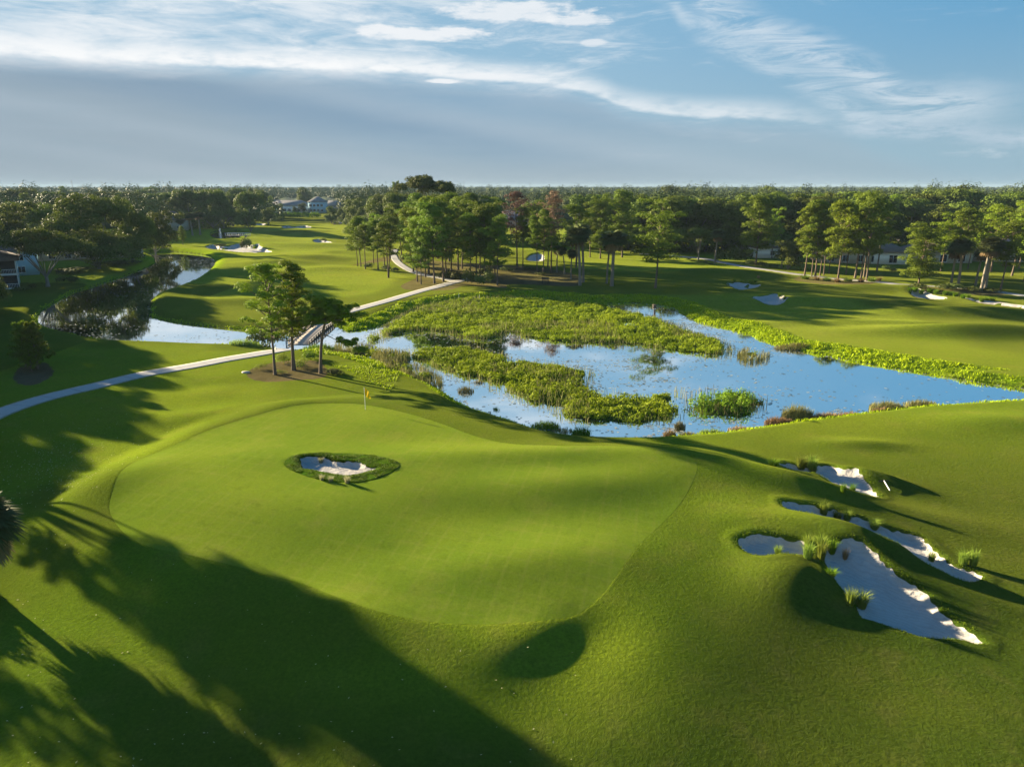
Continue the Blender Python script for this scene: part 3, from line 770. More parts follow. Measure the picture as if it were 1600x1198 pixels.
def drape(name, poly, step, off, mat, fn=None, hole=None):
    """a sheet that follows the ground inside a polygon"""
    lo, hi = poly.min(0), poly.max(0)
    xs, ys = np.meshgrid(np.arange(lo[0], hi[0], step), np.arange(lo[1], hi[1], step))
    xs = xs.ravel() + rng.uniform(-.2, .2, xs.size) * step; ys = ys.ravel() + rng.uniform(-.2, .2, ys.size) * step
    k = sd_poly(xs, ys, poly, step * 3) < -0.45 * step
    n = len(poly); ed = [(q, (q + 1) % n) for q in range(n)]
    if hole is not None:
        k &= sd_poly(xs, ys, hole, 2) > .4 * step; m_ = len(hole); ed += [(n + q, n + (q + 1) % m_) for q in range(m_)]
        pts = np.r_[poly, hole, np.c_[xs[k], ys[k]]]
    else: pts = np.r_[poly, np.c_[xs[k], ys[k]]]
    vs, es, fs, *_ = delaunay_2d_cdt([Vector(p) for p in pts], ed, [], 1, 1e-5)
    vs = np.array([tuple(v) for v in vs]); fs = np.array([f for f in fs if len(f) == 3])
    if hole is not None: cc_ = vs[fs].mean(1); fs = fs[sd_poly(cc_[:, 0], cc_[:, 1], hole, 2) > 0]
    zz = (fn or h)(vs[:, 0], vs[:, 1]) + off
    a, b_, c_ = vs[fs[:, 0]], vs[fs[:, 1]], vs[fs[:, 2]]
    cr = (b_[:, 0] - a[:, 0]) * (c_[:, 1] - a[:, 1]) - (b_[:, 1] - a[:, 1]) * (c_[:, 0] - a[:, 0])
    fs = np.where(cr[:, None] < 0, fs[:, ::-1], fs)
    return obj(name, mesh(name, np.c_[vs, zz], [fs], mat, True))

def inset(poly, d):
    c = poly; t = np.roll(c, -1, 0) - np.roll(c, 1, 0); t /= np.linalg.norm(t, axis=1)[:, None] + 1e-9
    n = np.c_[-t[:, 1], t[:, 0]]
    area = np.sum(c[:, 0] * np.roll(c[:, 1], -1) - np.roll(c[:, 0], -1) * c[:, 1])
    return c + n * (d if area > 0 else -d)

def redge(poly, amp, s=0.6):
    """ragged edge"""
    q = smooth_poly(poly, 4); t = np.roll(q, -1, 0) - np.roll(q, 1, 0); t /= np.linalg.norm(t, axis=1)[:, None] + 1e-9
    return q + np.c_[-t[:, 1], t[:, 0]] * (vnoise(q[:, 0], q[:, 1], s, 6) * amp)[:, None]

tag(drape("putting_green", green, 0.45, 0.004, mat_green, lambda x, y: h(x, y) - 0.35 * (1 - sstep(sd_poly(x, y, ring, 2.0), -0.7, -0.15))), kind='structure')
for k, p in enumerate(near_b):
    tag(drape("bunker_sand", redge(inset(p, 0.12), 0.16, 0.33), 0.22, 0.02, mat_sand), kind='structure')
for p in far_b:
    tag(drape("bunker_sand", redge(inset(p, 0.15), 0.5, 1.5), 0.8, 0.03, mat_sand), kind='structure')

def strip(name, line, w, off, mat):
    t = np.gradient(line, axis=0); t /= np.linalg.norm(t, axis=1)[:, None]
    n = np.c_[-t[:, 1], t[:, 0]]
    q = np.concatenate([line[:, None] + n[:, None] * (u * w)[None, :, None] for u in [np.linspace(-.5, .5, 7)]], 1)
    V2 = q.reshape(-1, 2); L = len(line)
    zz = h(V2[:, 0], V2[:, 1]).reshape(L, 7)
    k = np.ones(5) / 5
    zz = np.stack([np.convolve(np.pad(zz[:, c], 2, 'edge'), k, 'valid') for c in range(7)], 1)
    zz = np.maximum(zz, h(V2[:, 0], V2[:, 1]).reshape(L, 7) - 0.01) + off
    V3 = np.c_[V2, zz.ravel()]
    # thin slab with real edges
    low = V3.copy(); low[:, 2] -= 0.12
    i = np.arange(L - 1)[:, None] * 7; j = np.arange(6)[None]
    top = np.stack([i + j, i + j + 1, i + 8 + j, i + 7 + j], -1).reshape(-1, 4)
    m = L * 7; a = np.arange(L - 1) * 7
    s1 = np.stack([a, a + 7, a + 7 + m, a + m], -1); s2 = np.stack([a + 6, a + 6 + m, a + 13 + m, a + 13], -1)
    al = np.repeat(np.r_[0, np.cumsum(np.linalg.norm(np.diff(line, axis=0), axis=1))], 7); sd_ = np.tile(np.abs(np.linspace(-1, 1, 7)), L)
    return obj(name, mesh(name, np.r_[V3, low], [np.r_[top, s1, s2]], mat, False, {'along': np.r_[al, al], 'side': np.r_[sd_, sd_]}))
for l, w in paths:
    q = smooth_poly(l, 3, False)
    tag(strip("cart_path", q, w, 0.035, mat_path), kind='structure')

# thick rough round the bunker in the green
tag(drape("rough_grass", ring, 0.12, 0.012, mat_ring, lambda x, y: h(x, y) + 0.05 * np.abs(vnoise(x, y, .35, 2)), inset(near_b[4], 0.05)), kind='structure')

# water
def flat(name, poly, z, mat):
    n = len(poly)
    vs, es, fs, *_ = delaunay_2d_cdt([Vector(p) for p in poly], [(q, (q + 1) % n) for q in range(n)], [], 1, 1e-5)
    vs = np.array([tuple(v) for v in vs]); fs = [f for f in fs if len(f) == 3]; fs = np.array(fs)
    a, b_, c_ = vs[fs[:, 0]], vs[fs[:, 1]], vs[fs[:, 2]]
    cr = (b_[:, 0] - a[:, 0]) * (c_[:, 1] - a[:, 1]) - (b_[:, 1] - a[:, 1]) * (c_[:, 0] - a[:, 0])
    fs = np.where(cr[:, None] < 0, fs[:, ::-1], fs)
    return obj(name, mesh(name, np.c_[vs, np.full(len(vs), z)], [fs], mat))
box_w = np.array([(-160, 62), (-20, 40), (75, 46), (110, 60), (110, 150), (-40, 190), (-160, 240)], float)
def rect(x0, y0, x1, y1): return np.array([(x0, y0), (x1, y0), (x1, y1), (x0, y1)], float)
wlo = np.minimum(creek.min(0), pond.min(0)) - 3; whi = np.maximum(creek.max(0), pond.max(0)) + 3
tag(flat("water", rect(*wlo, *whi), WL, mat_water), kind='structure')
tag(flat("water", rect(*(far_pond.min(0) - 3), *(far_pond.max(0) + 3)), WL, mat_water), kind='structure')

# ------------------------------------------------------------------ tree builders (each returns meshes at the origin)
def puff_leaves(mb, c, rr, n, size, g, aspect=0.5, flat=0.6, tint=0.5, up=0.25, shell=0.55):
    d = g.normal(size=(n, 3)); d /= np.linalg.norm(d, axis=1)[:, None]
    d[:, 2] = np.where(d[:, 2] < -0.35, -d[:, 2] * 0.5, d[:, 2])
    rad_ = rr * (shell + (1 - shell) * g.random(n) ** 0.5)
    p = c + d * rad_[:, None] * np.array([1, 1, flat])
    nrm = d + g.normal(size=(n, 3)) * 0.45; nrm[:, 2] += up
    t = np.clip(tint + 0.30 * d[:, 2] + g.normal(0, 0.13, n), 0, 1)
    mb.leaves(p, nrm, size, aspect, t, g=g)

def make_pine(seed, H=18.0, cs=0.45, spread=4.2, limbs=22, pr=1.35, leaf=0.42, dens=200, lean=0.03, top_flat=0.3, droop=0.0, r0=0.22, asp=0.45, fork=False):
    g = np.random.default_rng(seed)
    tr, cr = MB(), MB()
    k = 9; u = np.linspace(0, 1, k)
    la = g.uniform(0, 6.28)
    wob = np.cumsum(g.normal(0, 0.012, (k, 2)), 0) * H * 0.5; wob[0] = 0
    path = np.c_[math.cos(la) * lean * H * u ** 1.4 + wob[:, 0] * u, math.sin(la) * lean * H * u ** 1.4 + wob[:, 1] * u, H * 0.96 * u]
    tr.tube(path, r0 * (1 - 0.78 * u) + 0.10 * r0 * np.exp(-u * 30) * 4, 8)
    if fork:
        p2 = path.copy(); p2[:, 0] += 1.6 * u ** 1.2 + 0.12; p2[:, 2] *= 0.93
        tr.tube(p2, r0 * 0.8 * (1 - 0.75 * u), 7)
    for q in range(limbs):
        f = cs + (1 - cs) * ((q + g.uniform(0, .8)) / limbs)
        rel = (f - cs) / (1 - cs)
        prof = math.sin(math.pi * min(1, 0.18 + 0.80 * rel) ** 0.9) ** 0.7 if top_flat < 0.5 else (0.55 + 0.45 * math.sin(math.pi * rel * 0.75))
        L = spread * max(0.25, prof) * g.uniform(0.45, 1.12)
        a = q * 2.4 + g.uniform(-.5, .5)
        src = path if not (fork and q % 2) else p2
        b0 = np.array([np.interp(f, u, src[:, m]) for m in range(3)])
        el_ = g.uniform(0.05, 0.5) + 0.5 * rel - droop
        dr = np.array([math.cos(a) * math.cos(el_), math.sin(a) * math.cos(el_), math.sin(el_)])
        e = b0 + dr * L
        mid = b0 + dr * L * 0.55 + np.array([0, 0, -0.06 * L])
        tr.tube([b0, mid, e], [0.075 * (1.1 - .6 * rel), 0.05, 0.02], 5)
        np_ = 3 if L > spread * 0.5 else 2
        for w in range(np_):
            t_ = 1.0 - 0.30 * w
            c = b0 + (e - b0) * t_ + g.normal(0, 0.35, 3) * np.array([1, 1, 0.5]) + np.array([0, 0, 0.25])
            rr = pr * g.uniform(0.55, 1.15) * (1 - 0.15 * w)
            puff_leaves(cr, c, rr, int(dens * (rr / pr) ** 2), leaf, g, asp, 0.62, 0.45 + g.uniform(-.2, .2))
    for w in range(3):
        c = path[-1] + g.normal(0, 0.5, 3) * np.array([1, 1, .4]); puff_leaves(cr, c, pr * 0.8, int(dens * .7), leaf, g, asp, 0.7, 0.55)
    H = max(v[:, 2].max() for v in cr.V)
    return ('pine', tr.mesh("trunk", mat_bark, True), cr.mesh("crown", mat_pine), H)

def make_oak(seed, H=13.0, wid=8.0, base_f=0.28, puffs=80, pr=1.9, leaf=0.48, dens=200, stems=5, mat=None, r0=0.32, lop=0.25):
    g = np.random.default_rng(seed)
    tr, cr = MB(), MB()
    fork_h = H * base_f * 0.6
    tr.tube([(0, 0, -0.3), (0.05, 0, fork_h * 0.5), (0, 0.05, fork_h)], [r0 * 1.5, r0, r0 * 0.95], 9)
    cz = H * (base_f + 1) / 2; rz = H * (1 - base_f) / 2
    cs = []
    # lobes make the outline uneven
    lob = [(k_ * .9 + g.uniform(0, .8), g.uniform(0.15, 0.75), (g.uniform(-.2, .65) if base_f > .15 or k_ % 2 else g.uniform(-1.0, -.4)), g.uniform(.42, .62)) for k_ in range(7)]
    for q in range(puffs):
        a, rad_, zz, sc = lob[q % 7]
        d = g.normal(size=3); d /= np.linalg.norm(d)
        if d[2] < -0.4: d[2] *= -0.6
        c = np.array([math.cos(a) * rad_ * wid, math.sin(a) * rad_ * wid, cz + zz * rz * 0.75])
        c = c + d * np.array([wid * sc, wid * sc, rz * sc * 1.0]) * g.uniform(0.55, 1.0)
        c[2] = min(max(c[2], H * base_f), H - pr * 0.4)
        cs.append(c)
        rr = pr * g.uniform(0.6, 1.2)
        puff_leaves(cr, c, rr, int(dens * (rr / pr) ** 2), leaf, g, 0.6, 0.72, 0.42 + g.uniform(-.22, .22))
    for q in range(stems * 2):
        c = cs[g.integers(len(cs))]
        m = np.array([c[0] * 0.45, c[1] * 0.45, fork_h + (c[2] - fork_h) * 0.55]) + g.normal(0, .3, 3)
        big = q < stems
        tr.tube([(0, 0, fork_h * 0.9), m, c], [r0 * (0.55 if big else 0.3), r0 * (0.24 if big else 0.14), 0.03], 6)
    H = max(v[:, 2].max() for v in cr.V)
    return ('oak', tr.mesh("trunk", mat_obark, True), cr.mesh("crown", mat or mat_oak), H)

def make_palm(seed, H=11.0, R_=2.1, fr=46, lean=0.5, dead=12, r0=0.19, blades=15, bw=0.13, mat=None):
    g = np.random.default_rng(seed)
    tr, cr, dd = MB(), MB(), MB()
    u = np.linspace(0, 1, 8); la = g.uniform(0, 6.28); hh = H - R_ * 0.5
    path = np.c_[math.cos(la) * lean * u ** 2, math.sin(la) * lean * u ** 2, hh * u]
    tr.tube(path, r0 * (1.25 - 0.35 * u + 0.25 * np.exp(-u * 12)), 9)
    top = path[-1]
    for q in range(fr + dead):
        isd = q >= fr
        a = q * 2.39996 + g.uniform(-.2, .2)
        el_ = (math.asin(1 - 2 * ((q + .5) / fr) * 0.80) if not isd else g.uniform(-1.35, -0.9))
        el_ = max(-1.4, el_ + g.uniform(-.1, .1))
        L = R_ * g.uniform(0.75, 1.05) * (0.5 if True else 1)
        d = np.array([math.cos(a) * math.cos(el_), math.sin(a) * math.cos(el_), math.sin(el_)])
        hub = top + d * L; hub[2] -= 0.10 * L
        side = np.array([-math.sin(a), math.cos(a), 0.0]); upv = np.cross(d, side)
        tgt = dd if isd else cr
        tgt.tube([top, (top + hub) / 2 + np.array([0, 0, .06]), hub], [0.035, 0.025, 0.015], 3, 0.4)
        fa = np.linspace(-1.9, 1.9, blades)
        for f in fa:
            dv = d * math.cos(f) + side * math.sin(f)
            dv = dv + np.array([0, 0, -0.18]) * abs(math.cos(f)) + upv * g.normal(0, 0.08)
            BL = R_ * 0.58 * (0.75 + 0.25 * math.cos(f)) * g.uniform(0.85, 1.1)
            w = bw * R_ / 2
            pv = np.cross(dv, upv); pv /= np.linalg.norm(pv) + 1e-9
            m = hub + dv * BL * 0.5; t = hub + dv * BL + np.array([0, 0, -0.22 * BL])
            vv = [hub - pv * w * .25, hub + pv * w * .25, m + pv * w, m - pv * w, t]
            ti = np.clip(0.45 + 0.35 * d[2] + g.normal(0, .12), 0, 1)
            tgt.add(vv, [(0, 1, 2, 3)], ti); tgt.T.append(np.array([(3, 2, 4)]) + tgt.n - 5)
    return ('palm', tr.mesh("trunk", mat_pbark, True), cr.mesh("crown", mat or mat_palm), H, dd.mesh("dry_fronds", mat_palmd) if dead else None)

def make_young(seed, H=5.0):
    g = np.random.default_rng(seed); tr, cr = MB(), MB()
    tr.tube([(0, 0, 0), (0.05, 0, H * .5), (0, 0.04, H * .97)], [.09, .06, .02], 6)
    for q in range(34):
        f = 0.12 + 0.86 * q / 34; a = q * 2.4; L = 1.45 * (1 - f) ** 0.65 * g.uniform(.7, 1.15) + 0.2
        b0 = np.array([0, 0, H * f]); e = b0 + np.array([math.cos(a) * L, math.sin(a) * L, 0.35 * L + 0.1])
        tr.tube([b0, e], [.025, .01], 4)
        for t_ in np.linspace(0.35, 1, 4):
            c = b0 + (e - b0) * t_
            n = 26; d = g.normal(size=(n, 3)); d /= np.linalg.norm(d, axis=1)[:, None]
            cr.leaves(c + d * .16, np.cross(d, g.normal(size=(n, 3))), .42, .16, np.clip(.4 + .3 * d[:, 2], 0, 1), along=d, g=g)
    return ('pine', tr.mesh("trunk", mat_bark, True), cr.mesh("crown", mat_pine), H)

def make_bush(seed, rr=1.0, hh=1.0, mat=None, n=500, leaf=0.2, asp=0.5):
    g = np.random.default_rng(seed); cr = MB()
    for q in range(6):
        c = np.array([g.uniform(-.5, .5) * rr, g.uniform(-.5, .5) * rr, hh * g.uniform(.3, .6)])
        puff_leaves(cr, c, rr * g.uniform(.4, .65), n // 6, leaf, g, asp, hh / rr * 0.9, .45 + g.uniform(-.15, .15))
    return cr.mesh("shrub", mat or mat_bush)

def make_tuft(seed, rr=0.6, hh=1.1, n=260, mat=None, lean=0.8, w=0.035, name="grass_clump"):
    g = np.random.default_rng(seed); mb = MB()
    a = g.uniform(0, 6.28, n); q = rr * np.sqrt(g.random(n))
    B = np.c_[np.cos(a) * q, np.sin(a) * q, -0.1 * np.ones(n)]
    B[:, :2] *= .55
    mb.blades(B, hh * g.uniform(.45, 1.15, n) * (1 - 0.25 * (q / rr) ** 2), w, lean * 1.25, np.clip(g.normal(.5, .25, n), 0, 1), g, a + g.normal(0, .7, n))
    return mb.mesh(name, mat or mat_tuft)

# prototypes
PINES = [make_pine(11, 18, .36, 4.4, 30, 1.6), make_pine(12, 18, .32, 4.9, 34, 1.65, lean=.06), make_pine(13, 18, .46, 3.6, 22, 1.5, lean=.02),
         make_pine(14, 18, .36, 5.4, 28, 1.8, top_flat=.6, lean=.05), make_pine(15, 18, .28, 4.4, 32, 1.55, droop=.15), make_pine(16, 18, .42, 4.2, 26, 1.5, fork=True, lean=.04)]
FULL = [make_pine(31, 18, .16, 5.2, 42, 1.9, dens=240, top_flat=.6), make_pine(32, 18, .20, 4.8, 40, 1.8, dens=240)]
OAKS = [make_oak(21, 13, 7.5), make_oak(22, 13, 8.5, .12, 100), make_oak(23, 13, 6.0, .08, 80), make_oak(24, 13, 7.0, .02, 110)]
BANKOAK = make_oak(27, 14, 9.5, .30, 170, 1.7, .40, 190, 6, r0=.34)
BIGOAK = [make_oak(25, 16, 11.0, .05, 260, 2.0, .44, 190, 7, r0=.42), make_oak(26, 14, 9.5, .10, 210, 1.8, .40, 190, 7, r0=.36)]
PALMS = [make_palm(41, 11, 2.1), make_palm(42, 11, 2.4, lean=1.0, dead=4), make_palm(43, 11, 2.3, dead=22)]
def dead_pine(seed):
    a = make_pine(seed, 18, .46, 4.2, 26, 1.5, .34, 110, lean=.02)
    a[2].materials[0] = mat_brown
    return a
DEAD = [dead_pine(51), dead_pine(52)]
TRIO = [make_pine(61, 13, .33, 3.3, 28, .85, .42, 170, .05, asp=.20, r0=.15), make_pine(62, 13.3, .30, 3.2, 40, .95, .42, 180, .02, asp=.20, r0=.22)]
def umbrella_pine():
    """the low spreading pine: leaning trunk, flat head, one long low limb"""
    g = np.random.default_rng(63); tr, cr = MB(), MB()
    path = np.array([(0, 0, 0), (.12, 0, 1.6), (.25, .1, 3.2), (.55, .1, 4.8), (1.0, 0, 6.4), (1.35, 0, 7.4)])
    tr.tube(path, [.24, .18, .16, .15, .12, .07], 8)
    def limb(b0, e, r=.07, pf=3, prr=.72, sag=.1):
        b0, e = np.array(b0, float), np.array(e, float); m = (b0 + e) / 2 + np.array([0, 0, sag])
        tr.tube([b0, m, e], [r, r * .7, .02], 5)
        for w in range(pf):
            c = b0 + (e - b0) * (1 - .24 * w) + g.normal(0, .22, 3); rr = prr * g.uniform(.7, 1.2)
            puff_leaves(cr, c, rr, int(260 * rr / .62), .38, g, .22, .6, .5 + g.uniform(-.15, .2))
    for e, b0 in (((-2.2, .4, 7.2), 4), ((-1.6, -1.2, 7.9), 4), ((-.6, .8, 8.7), 5), ((.6, -.6, 8.9), 5), ((1.8, .6, 8.9), 5), ((3.0, -.5, 8.4), 5), ((4.2, .3, 7.7), 5),
                  ((5.2, -.2, 7.0), 4), ((3.6, 1.4, 7.2), 4), ((2.4, -1.6, 7.6), 5), ((-2.9, -.3, 6.4), 4), ((4.6, -1.1, 6.5), 4), ((-.8, -1.5, 6.8), 4), ((1.4, 1.7, 7.9), 5), ((.2, 1.2, 7.4), 4), ((2.6, .2, 6.6), 4), ((3.6, -.6, 7.4), 4)):
        limb(path[b0], e, .07, 4)
    limb(path[3], (2.6, -.4, 3.9), .07, 2, .5); limb((2.6, -.4, 3.9), (5.4, -.5, 3.2), .05, 5, .66, .25); limb((2.2, -.4, 4.1), (4.2, .5, 3.9), .04, 3, .55)
    return ('pine', tr.mesh("trunk", mat_bark, True), cr.mesh("crown", mat_pine), 9.2)
TRIO.append(umbrella_pine())
YOUNG = [make_young(71), make_young(72)]

used_mesh = {}
def plant(proto, x, y, hgt, label, name, cat, group=None, wide=1.0, rz=None, z=None, crown=None, tilt=None):
    kind, tm, cm, H = proto[:4]
    s = hgt / H
    if kind == 'pine' and name == 'pine_tree' and group != 'pines beside the footbridge': wide = wide * 1.15
    if z is None: z = float(h([x], [y])[0]) - 0.08
    e = bpy.data.objects.new(name, None); e.empty_display_size = 0.5
    COL.objects.link(e)
    e.location = (x, y, z); e.scale = (s * wide, s * wide, s)
    e.rotation_euler = (tilt[0] if tilt else 0, tilt[1] if tilt else 0, random.uniform(0, 6.28) if rz is None else rz)
    tag(e, label, cat, group)
    o = obj("trunk", tm, e)
    c = obj("crown", cm, e)
    if crown is not None:
        c.material_slots[0].link = 'OBJECT'; c.material_slots[0].material = crown
    if len(proto) > 4 and proto[4] is not None: obj("dry_fronds", proto[4], e)
    return e

ORD = ['leftmost', 'second', 'third', 'fourth', 'fifth', 'sixth', 'seventh', 'eighth', 'ninth', 'tenth', 'eleventh', 'twelfth', 'thirteenth', 'fourteenth', 'fifteenth', 'sixteenth', 'seventeenth',
       'eighteenth', 'nineteenth', 'twentieth'] + ['twenty-' + w for w in ('first', 'second', 'third', 'fourth', 'fifth', 'sixth', 'seventh', 'eighth', 'ninth')] + ['thirtieth'] + \
      ['thirty-' + w for w in ('first', 'second', 'third', 'fourth', 'fifth', 'sixth', 'seventh', 'eighth', 'ninth')] + ['fortieth'] + ['forty-' + w for w in ('first', 'second', 'third', 'fourth', 'fifth', 'sixth', 'seventh', 'eighth', 'ninth')] + ['fiftieth'] + \
      ['fifty-' + w for w in ('first', 'second', 'third', 'fourth', 'fifth', 'sixth', 'seventh', 'eighth', 'ninth')]
def tree_at(proto, bx, by, ty, label, name, cat, group=None, wide=1.0, **kw):
    x, y, z = G(bx, by)
    hh_ = height_to(ty, y) - z
    return plant(proto, x, y, hh_, label, name, cat, group, wide, z=z - .08, **kw)

# the three pines by the footbridge
tree_at(TRIO[0], 430, 585, 407, "slender pine with the thinnest trunk, left of the three pines by the footbridge", "pine_tree", "pine", "pines beside the footbridge", 1.08, rz=2.6, crown=mat_pine_b)
tree_at(TRIO[1], 459, 578, 404, "tallest and fullest of the three pines by the footbridge, the middle one", "pine_tree", "pine", "pines beside the footbridge", 1.12, rz=3.6, crown=mat_pine_b)
tree_at(TRIO[2], 501, 583, 462, "low spreading pine with a long bare limb over the creek, right of the footbridge pines", "pine_tree", "pine", "pines beside the footbridge", 1.0, rz=0.0, crown=mat_pine_b)

# pines of the central stand: base x, base y, top y, proto, width
mid = [(559, 416, 345, 0, .8), (564, 417, 336, 1, .8), (571, 420, 350, 2, .9), (584, 412, 332, 3, .8), (591, 421, 342, 0, .95), (601, 418, 345, 2, .9), (607, 434, 345, 5, 1.0),
       (646, 425, 322, 1, .85), (652, 440, 338, 4, .8), (658, 444, 350, 2, .8), (665, 433, 318, 3, .8), (670, 429, 305, 0, .9), (679, 443, 312, 1, .85), (693, 440, 306, 4, .85),
       (697, 435, 318, 2, .8), (705, 428, 304, 3, .9), (716, 422, 306, 0, .9), (722, 420, 312, 5, .8), (735, 440, 330, 1, .8), (744, 434, 309, 3, .85), (750, 430, 318, 0, .8),
       (758, 440, 316, 1, .9), (766, 428, 312, 3, .8), (774, 437, 335, 5, .9), (777, 446, 332, 2, .8)]
for k, (bx, by, ty, p, wd) in enumerate(mid):
    hb = "tall" if by - ty > 115 else "shorter"
    tree_at(PINES[(0, 1, 4, 3, 4, 1)[p]] if k > 6 else PINES[p], bx, by, ty, f"{hb} pine, {ORD[k]} trunk from the left in the dense central stand" if k else "small leaning pine at the left end of the central stand", "pine_tree", "pine", "pines of the central stand", wd,
            crown=mat_pine_b if k in (7, 8, 10, 11, 3) else None)
# a second row inside the stand, trunks hidden
for k, (bx, by, ty, p) in enumerate([(610, 404, 324, 3), (628, 402, 316, 1), (642, 408, 311, 3), (656, 402, 300, 0), (684, 404, 301, 3), (702, 408, 298, 1), (724, 406, 302, 3), (738, 402, 300, 0), (758, 404, 304, 3), (772, 400, 307, 1)]):
    tree_at(PINES[p], bx, by, ty, f"pine in the back row of the central stand, {ORD[k]} from the left", "pine_tree", "pine", "back row of the central stand", 1.0)
tree_at(make_oak(28, 22, 5.6, .62, 90, 1.5, .42, 200, 6, r0=.4), 665, 392, 271, "tallest tree of all, flat dark crown standing above the horizon behind the central stand", "tall_tree", "tree", None, 1.25, rz=1.0)
tree_at(make_oak(29, 21, 3.2, .6, 40, 1.3, .42, 200, 5, r0=.3), 697, 394, 281, "dark tree just right of the tallest crown on the horizon", "tall_tree", "tree", None, 1.0)
# looser row to the right of the stand
tree_at(DEAD[0], 808, 419, 297, "tall dead pine with a reddish brown crown, left of the two brown pines", "dead_pine", "dead pine", "brown dead pines", .95)
tree_at(PINES[2], 817, 419, 322, "thin pine close behind the reddish dead pine", "pine_tree", "pine", None, .7)
tree_at(PINES[2], 839, 424, 335, "thin leaning pine between the two brown dead pines, left of a pair", "pine_tree", "pine", None, .75)
tree_at(PINES[0], 849, 428, 325, "straight pine between the two brown dead pines, right of a pair", "pine_tree", "pine", None, .7)
tree_at(DEAD[1], 861, 426, 295, "tall pine with a thinning brown top above green branches, right of the two brown pines", "dead_pine", "dead pine", "brown dead pines", .85)
tree_at(PINES[4], 856, 418, 318, "green pine behind the right brown-topped pine", "pine_tree", "pine", None, .8)
tree_at(PALMS[0], 870, 426, 384, "dark palm, leftmost of the palms beyond the pond", "palm_tree", "palm", "palms beyond the pond", 1.3)
tree_at(PALMS[1], 882, 428, 386, "dark palm second from the left beyond the pond, beside a thin trunk", "palm_tree", "palm", "palms beyond the pond", 1.2)
tree_at(PALMS[0], 892, 436, 390, "short thin-trunked palm third from the left beyond the pond", "palm_tree", "palm", "palms beyond the pond", 1.2)
tree_at(PALMS[1], 906, 446, 356, "tall palm fourth from the left beyond the pond", "palm_tree", "palm", "palms beyond the pond", 1.25)
tree_at(PALMS[0], 911, 441, 352, "tall leaning palm fifth from the left beyond the pond", "palm_tree", "palm", "palms beyond the pond", 1.15)
tree_at(PINES[5], 900, 418, 318, "forked pine behind the middle palms beyond the pond", "pine_tree", "pine", None, .9)
tree_at(PINES[3], 922, 402, 312, "flat-topped pine left of the broad-headed palm", "pine_tree", "pine", None, .8)
tree_at(FULL[0], 938, 404, 300, "broad dense pine directly behind the broad-headed palm", "pine_tree", "pine", None, .8)
tree_at(PALMS[0], 948, 443, 372, "palm with a thin leaning trunk touching the broad-headed palm", "palm_tree", "palm", "palms beyond the pond", 1.1)
tree_at(PALMS[2], 956, 447, 362, "broad-headed dark palm, the largest palm beyond the pond", "palm_tree", "palm", None, 1.55)
tree_at(FULL[1], 972, 402, 294, "dense light green tree rising to the horizon behind the broad-headed palm", "pine_tree", "pine", None, .9)
tree_at(PINES[3], 1024, 450, 306, "big lone umbrella pine standing in shade on the right of the palms", "pine_tree", "pine", None, 1.08, rz=2.0)
# right-hand group
tree_at(OAKS[0], 1091, 406, 356, "small round-headed tree beside the right cart path, alone", "oak_tree", "oak", None, .95)
tree_at(PALMS[2], 1117, 411, 359, "palm with yellow dry fronds beside the right cart path, alone", "palm_tree", "palm", None, 1.25)
tree_at(FULL[1], 1181, 414, 303, "large conical pine beside the right cart path, left of the roadside stand", "pine_tree", "pine", None, 1.0)
tree_at(PALMS[2], 1221, 419, 388, "very small palm with dry fronds left of the roadside pines", "palm_tree", "palm", None, 1.5)
tree_at(OAKS[2], 1231, 421, 374, "low round oak beside the small palm at the right cart path", "oak_tree", "oak", None, 1.0)
tree_at(PINES[3], 1206, 404, 322, "bright green layered pine behind the small palm", "pine_tree", "pine", None, .8, crown=mat_pine_b)
rs = [(1257, 431, 316, 1, .8), (1268, 432, 330, 4, .75), (1274, 432, 310, 0, .8), (1281, 431, 350, 2, .8), (1287, 430, 318, 3, .75), (1295, 427, 345, 4, .7), (1309, 439, 309, 1, .8),
      (1322, 428, 318, 3, .8), (1336, 435, 300, 0, .85), (1345, 435, 296, 3, .8), (1350, 433, 305, 4, .8), (1354, 439, 302, 1, .8), (1370, 424, 312, 5, .8)]
for k, (bx, by, ty, p, wd) in enumerate(rs):
    tree_at(PINES[p], bx, by, ty, f"dark pine of the roadside stand, {ORD[k]} trunk from the left", "pine_tree", "pine", "roadside pines at the right cart path", wd, crown=mat_pine_b if k in (0, 6) else None)
tree_at(FULL[0], 1434, 452, 345, "full bushy pine alone in front of the houses, its trunk beside the blue-shaded bunker", "pine_tree", "pine", None, 1.15)
pr = [(1486, 444, 383, 2, "palm with orange dry fronds, left of the far right palms"), (1497, 446, 374, 1, "dark palm beside the orange-fronded palm"),
      (1524, 446, 386, 2, "leaning palm with pale hanging fronds near the right edge"), (1533, 455, 372, 2, "thick-trunked palm at the right cart path, front of the far right palms"), (1539, 452, 378, 0, "dark palm behind the thick-trunked palm")]
for bx, by, ty, p, lb in pr:
    tree_at(PALMS[p], bx, by, ty, lb, "palm_tree", "palm", "palms at the far right", 1.35)
er = [(1470, 424, 330, 3), (1500, 428, 322, 1), (1512, 420, 330, 3), (1548, 425, 318, 0), (1563, 454, 322, 3), (1581, 431, 326, 1), (1600, 440, 318, 3), (1618, 448, 312, 4), (1592, 420, 312, 3)]
for k, (bx, by, ty, p) in enumerate(er):
    tree_at(PINES[p], bx, by, ty, f"pine at the right edge behind the palms, {ORD[k]} from the left", "pine_tree", "pine", "pines at the right edge", .95, crown=mat_pine_b if k in (0, 3, 6, 8) else None)

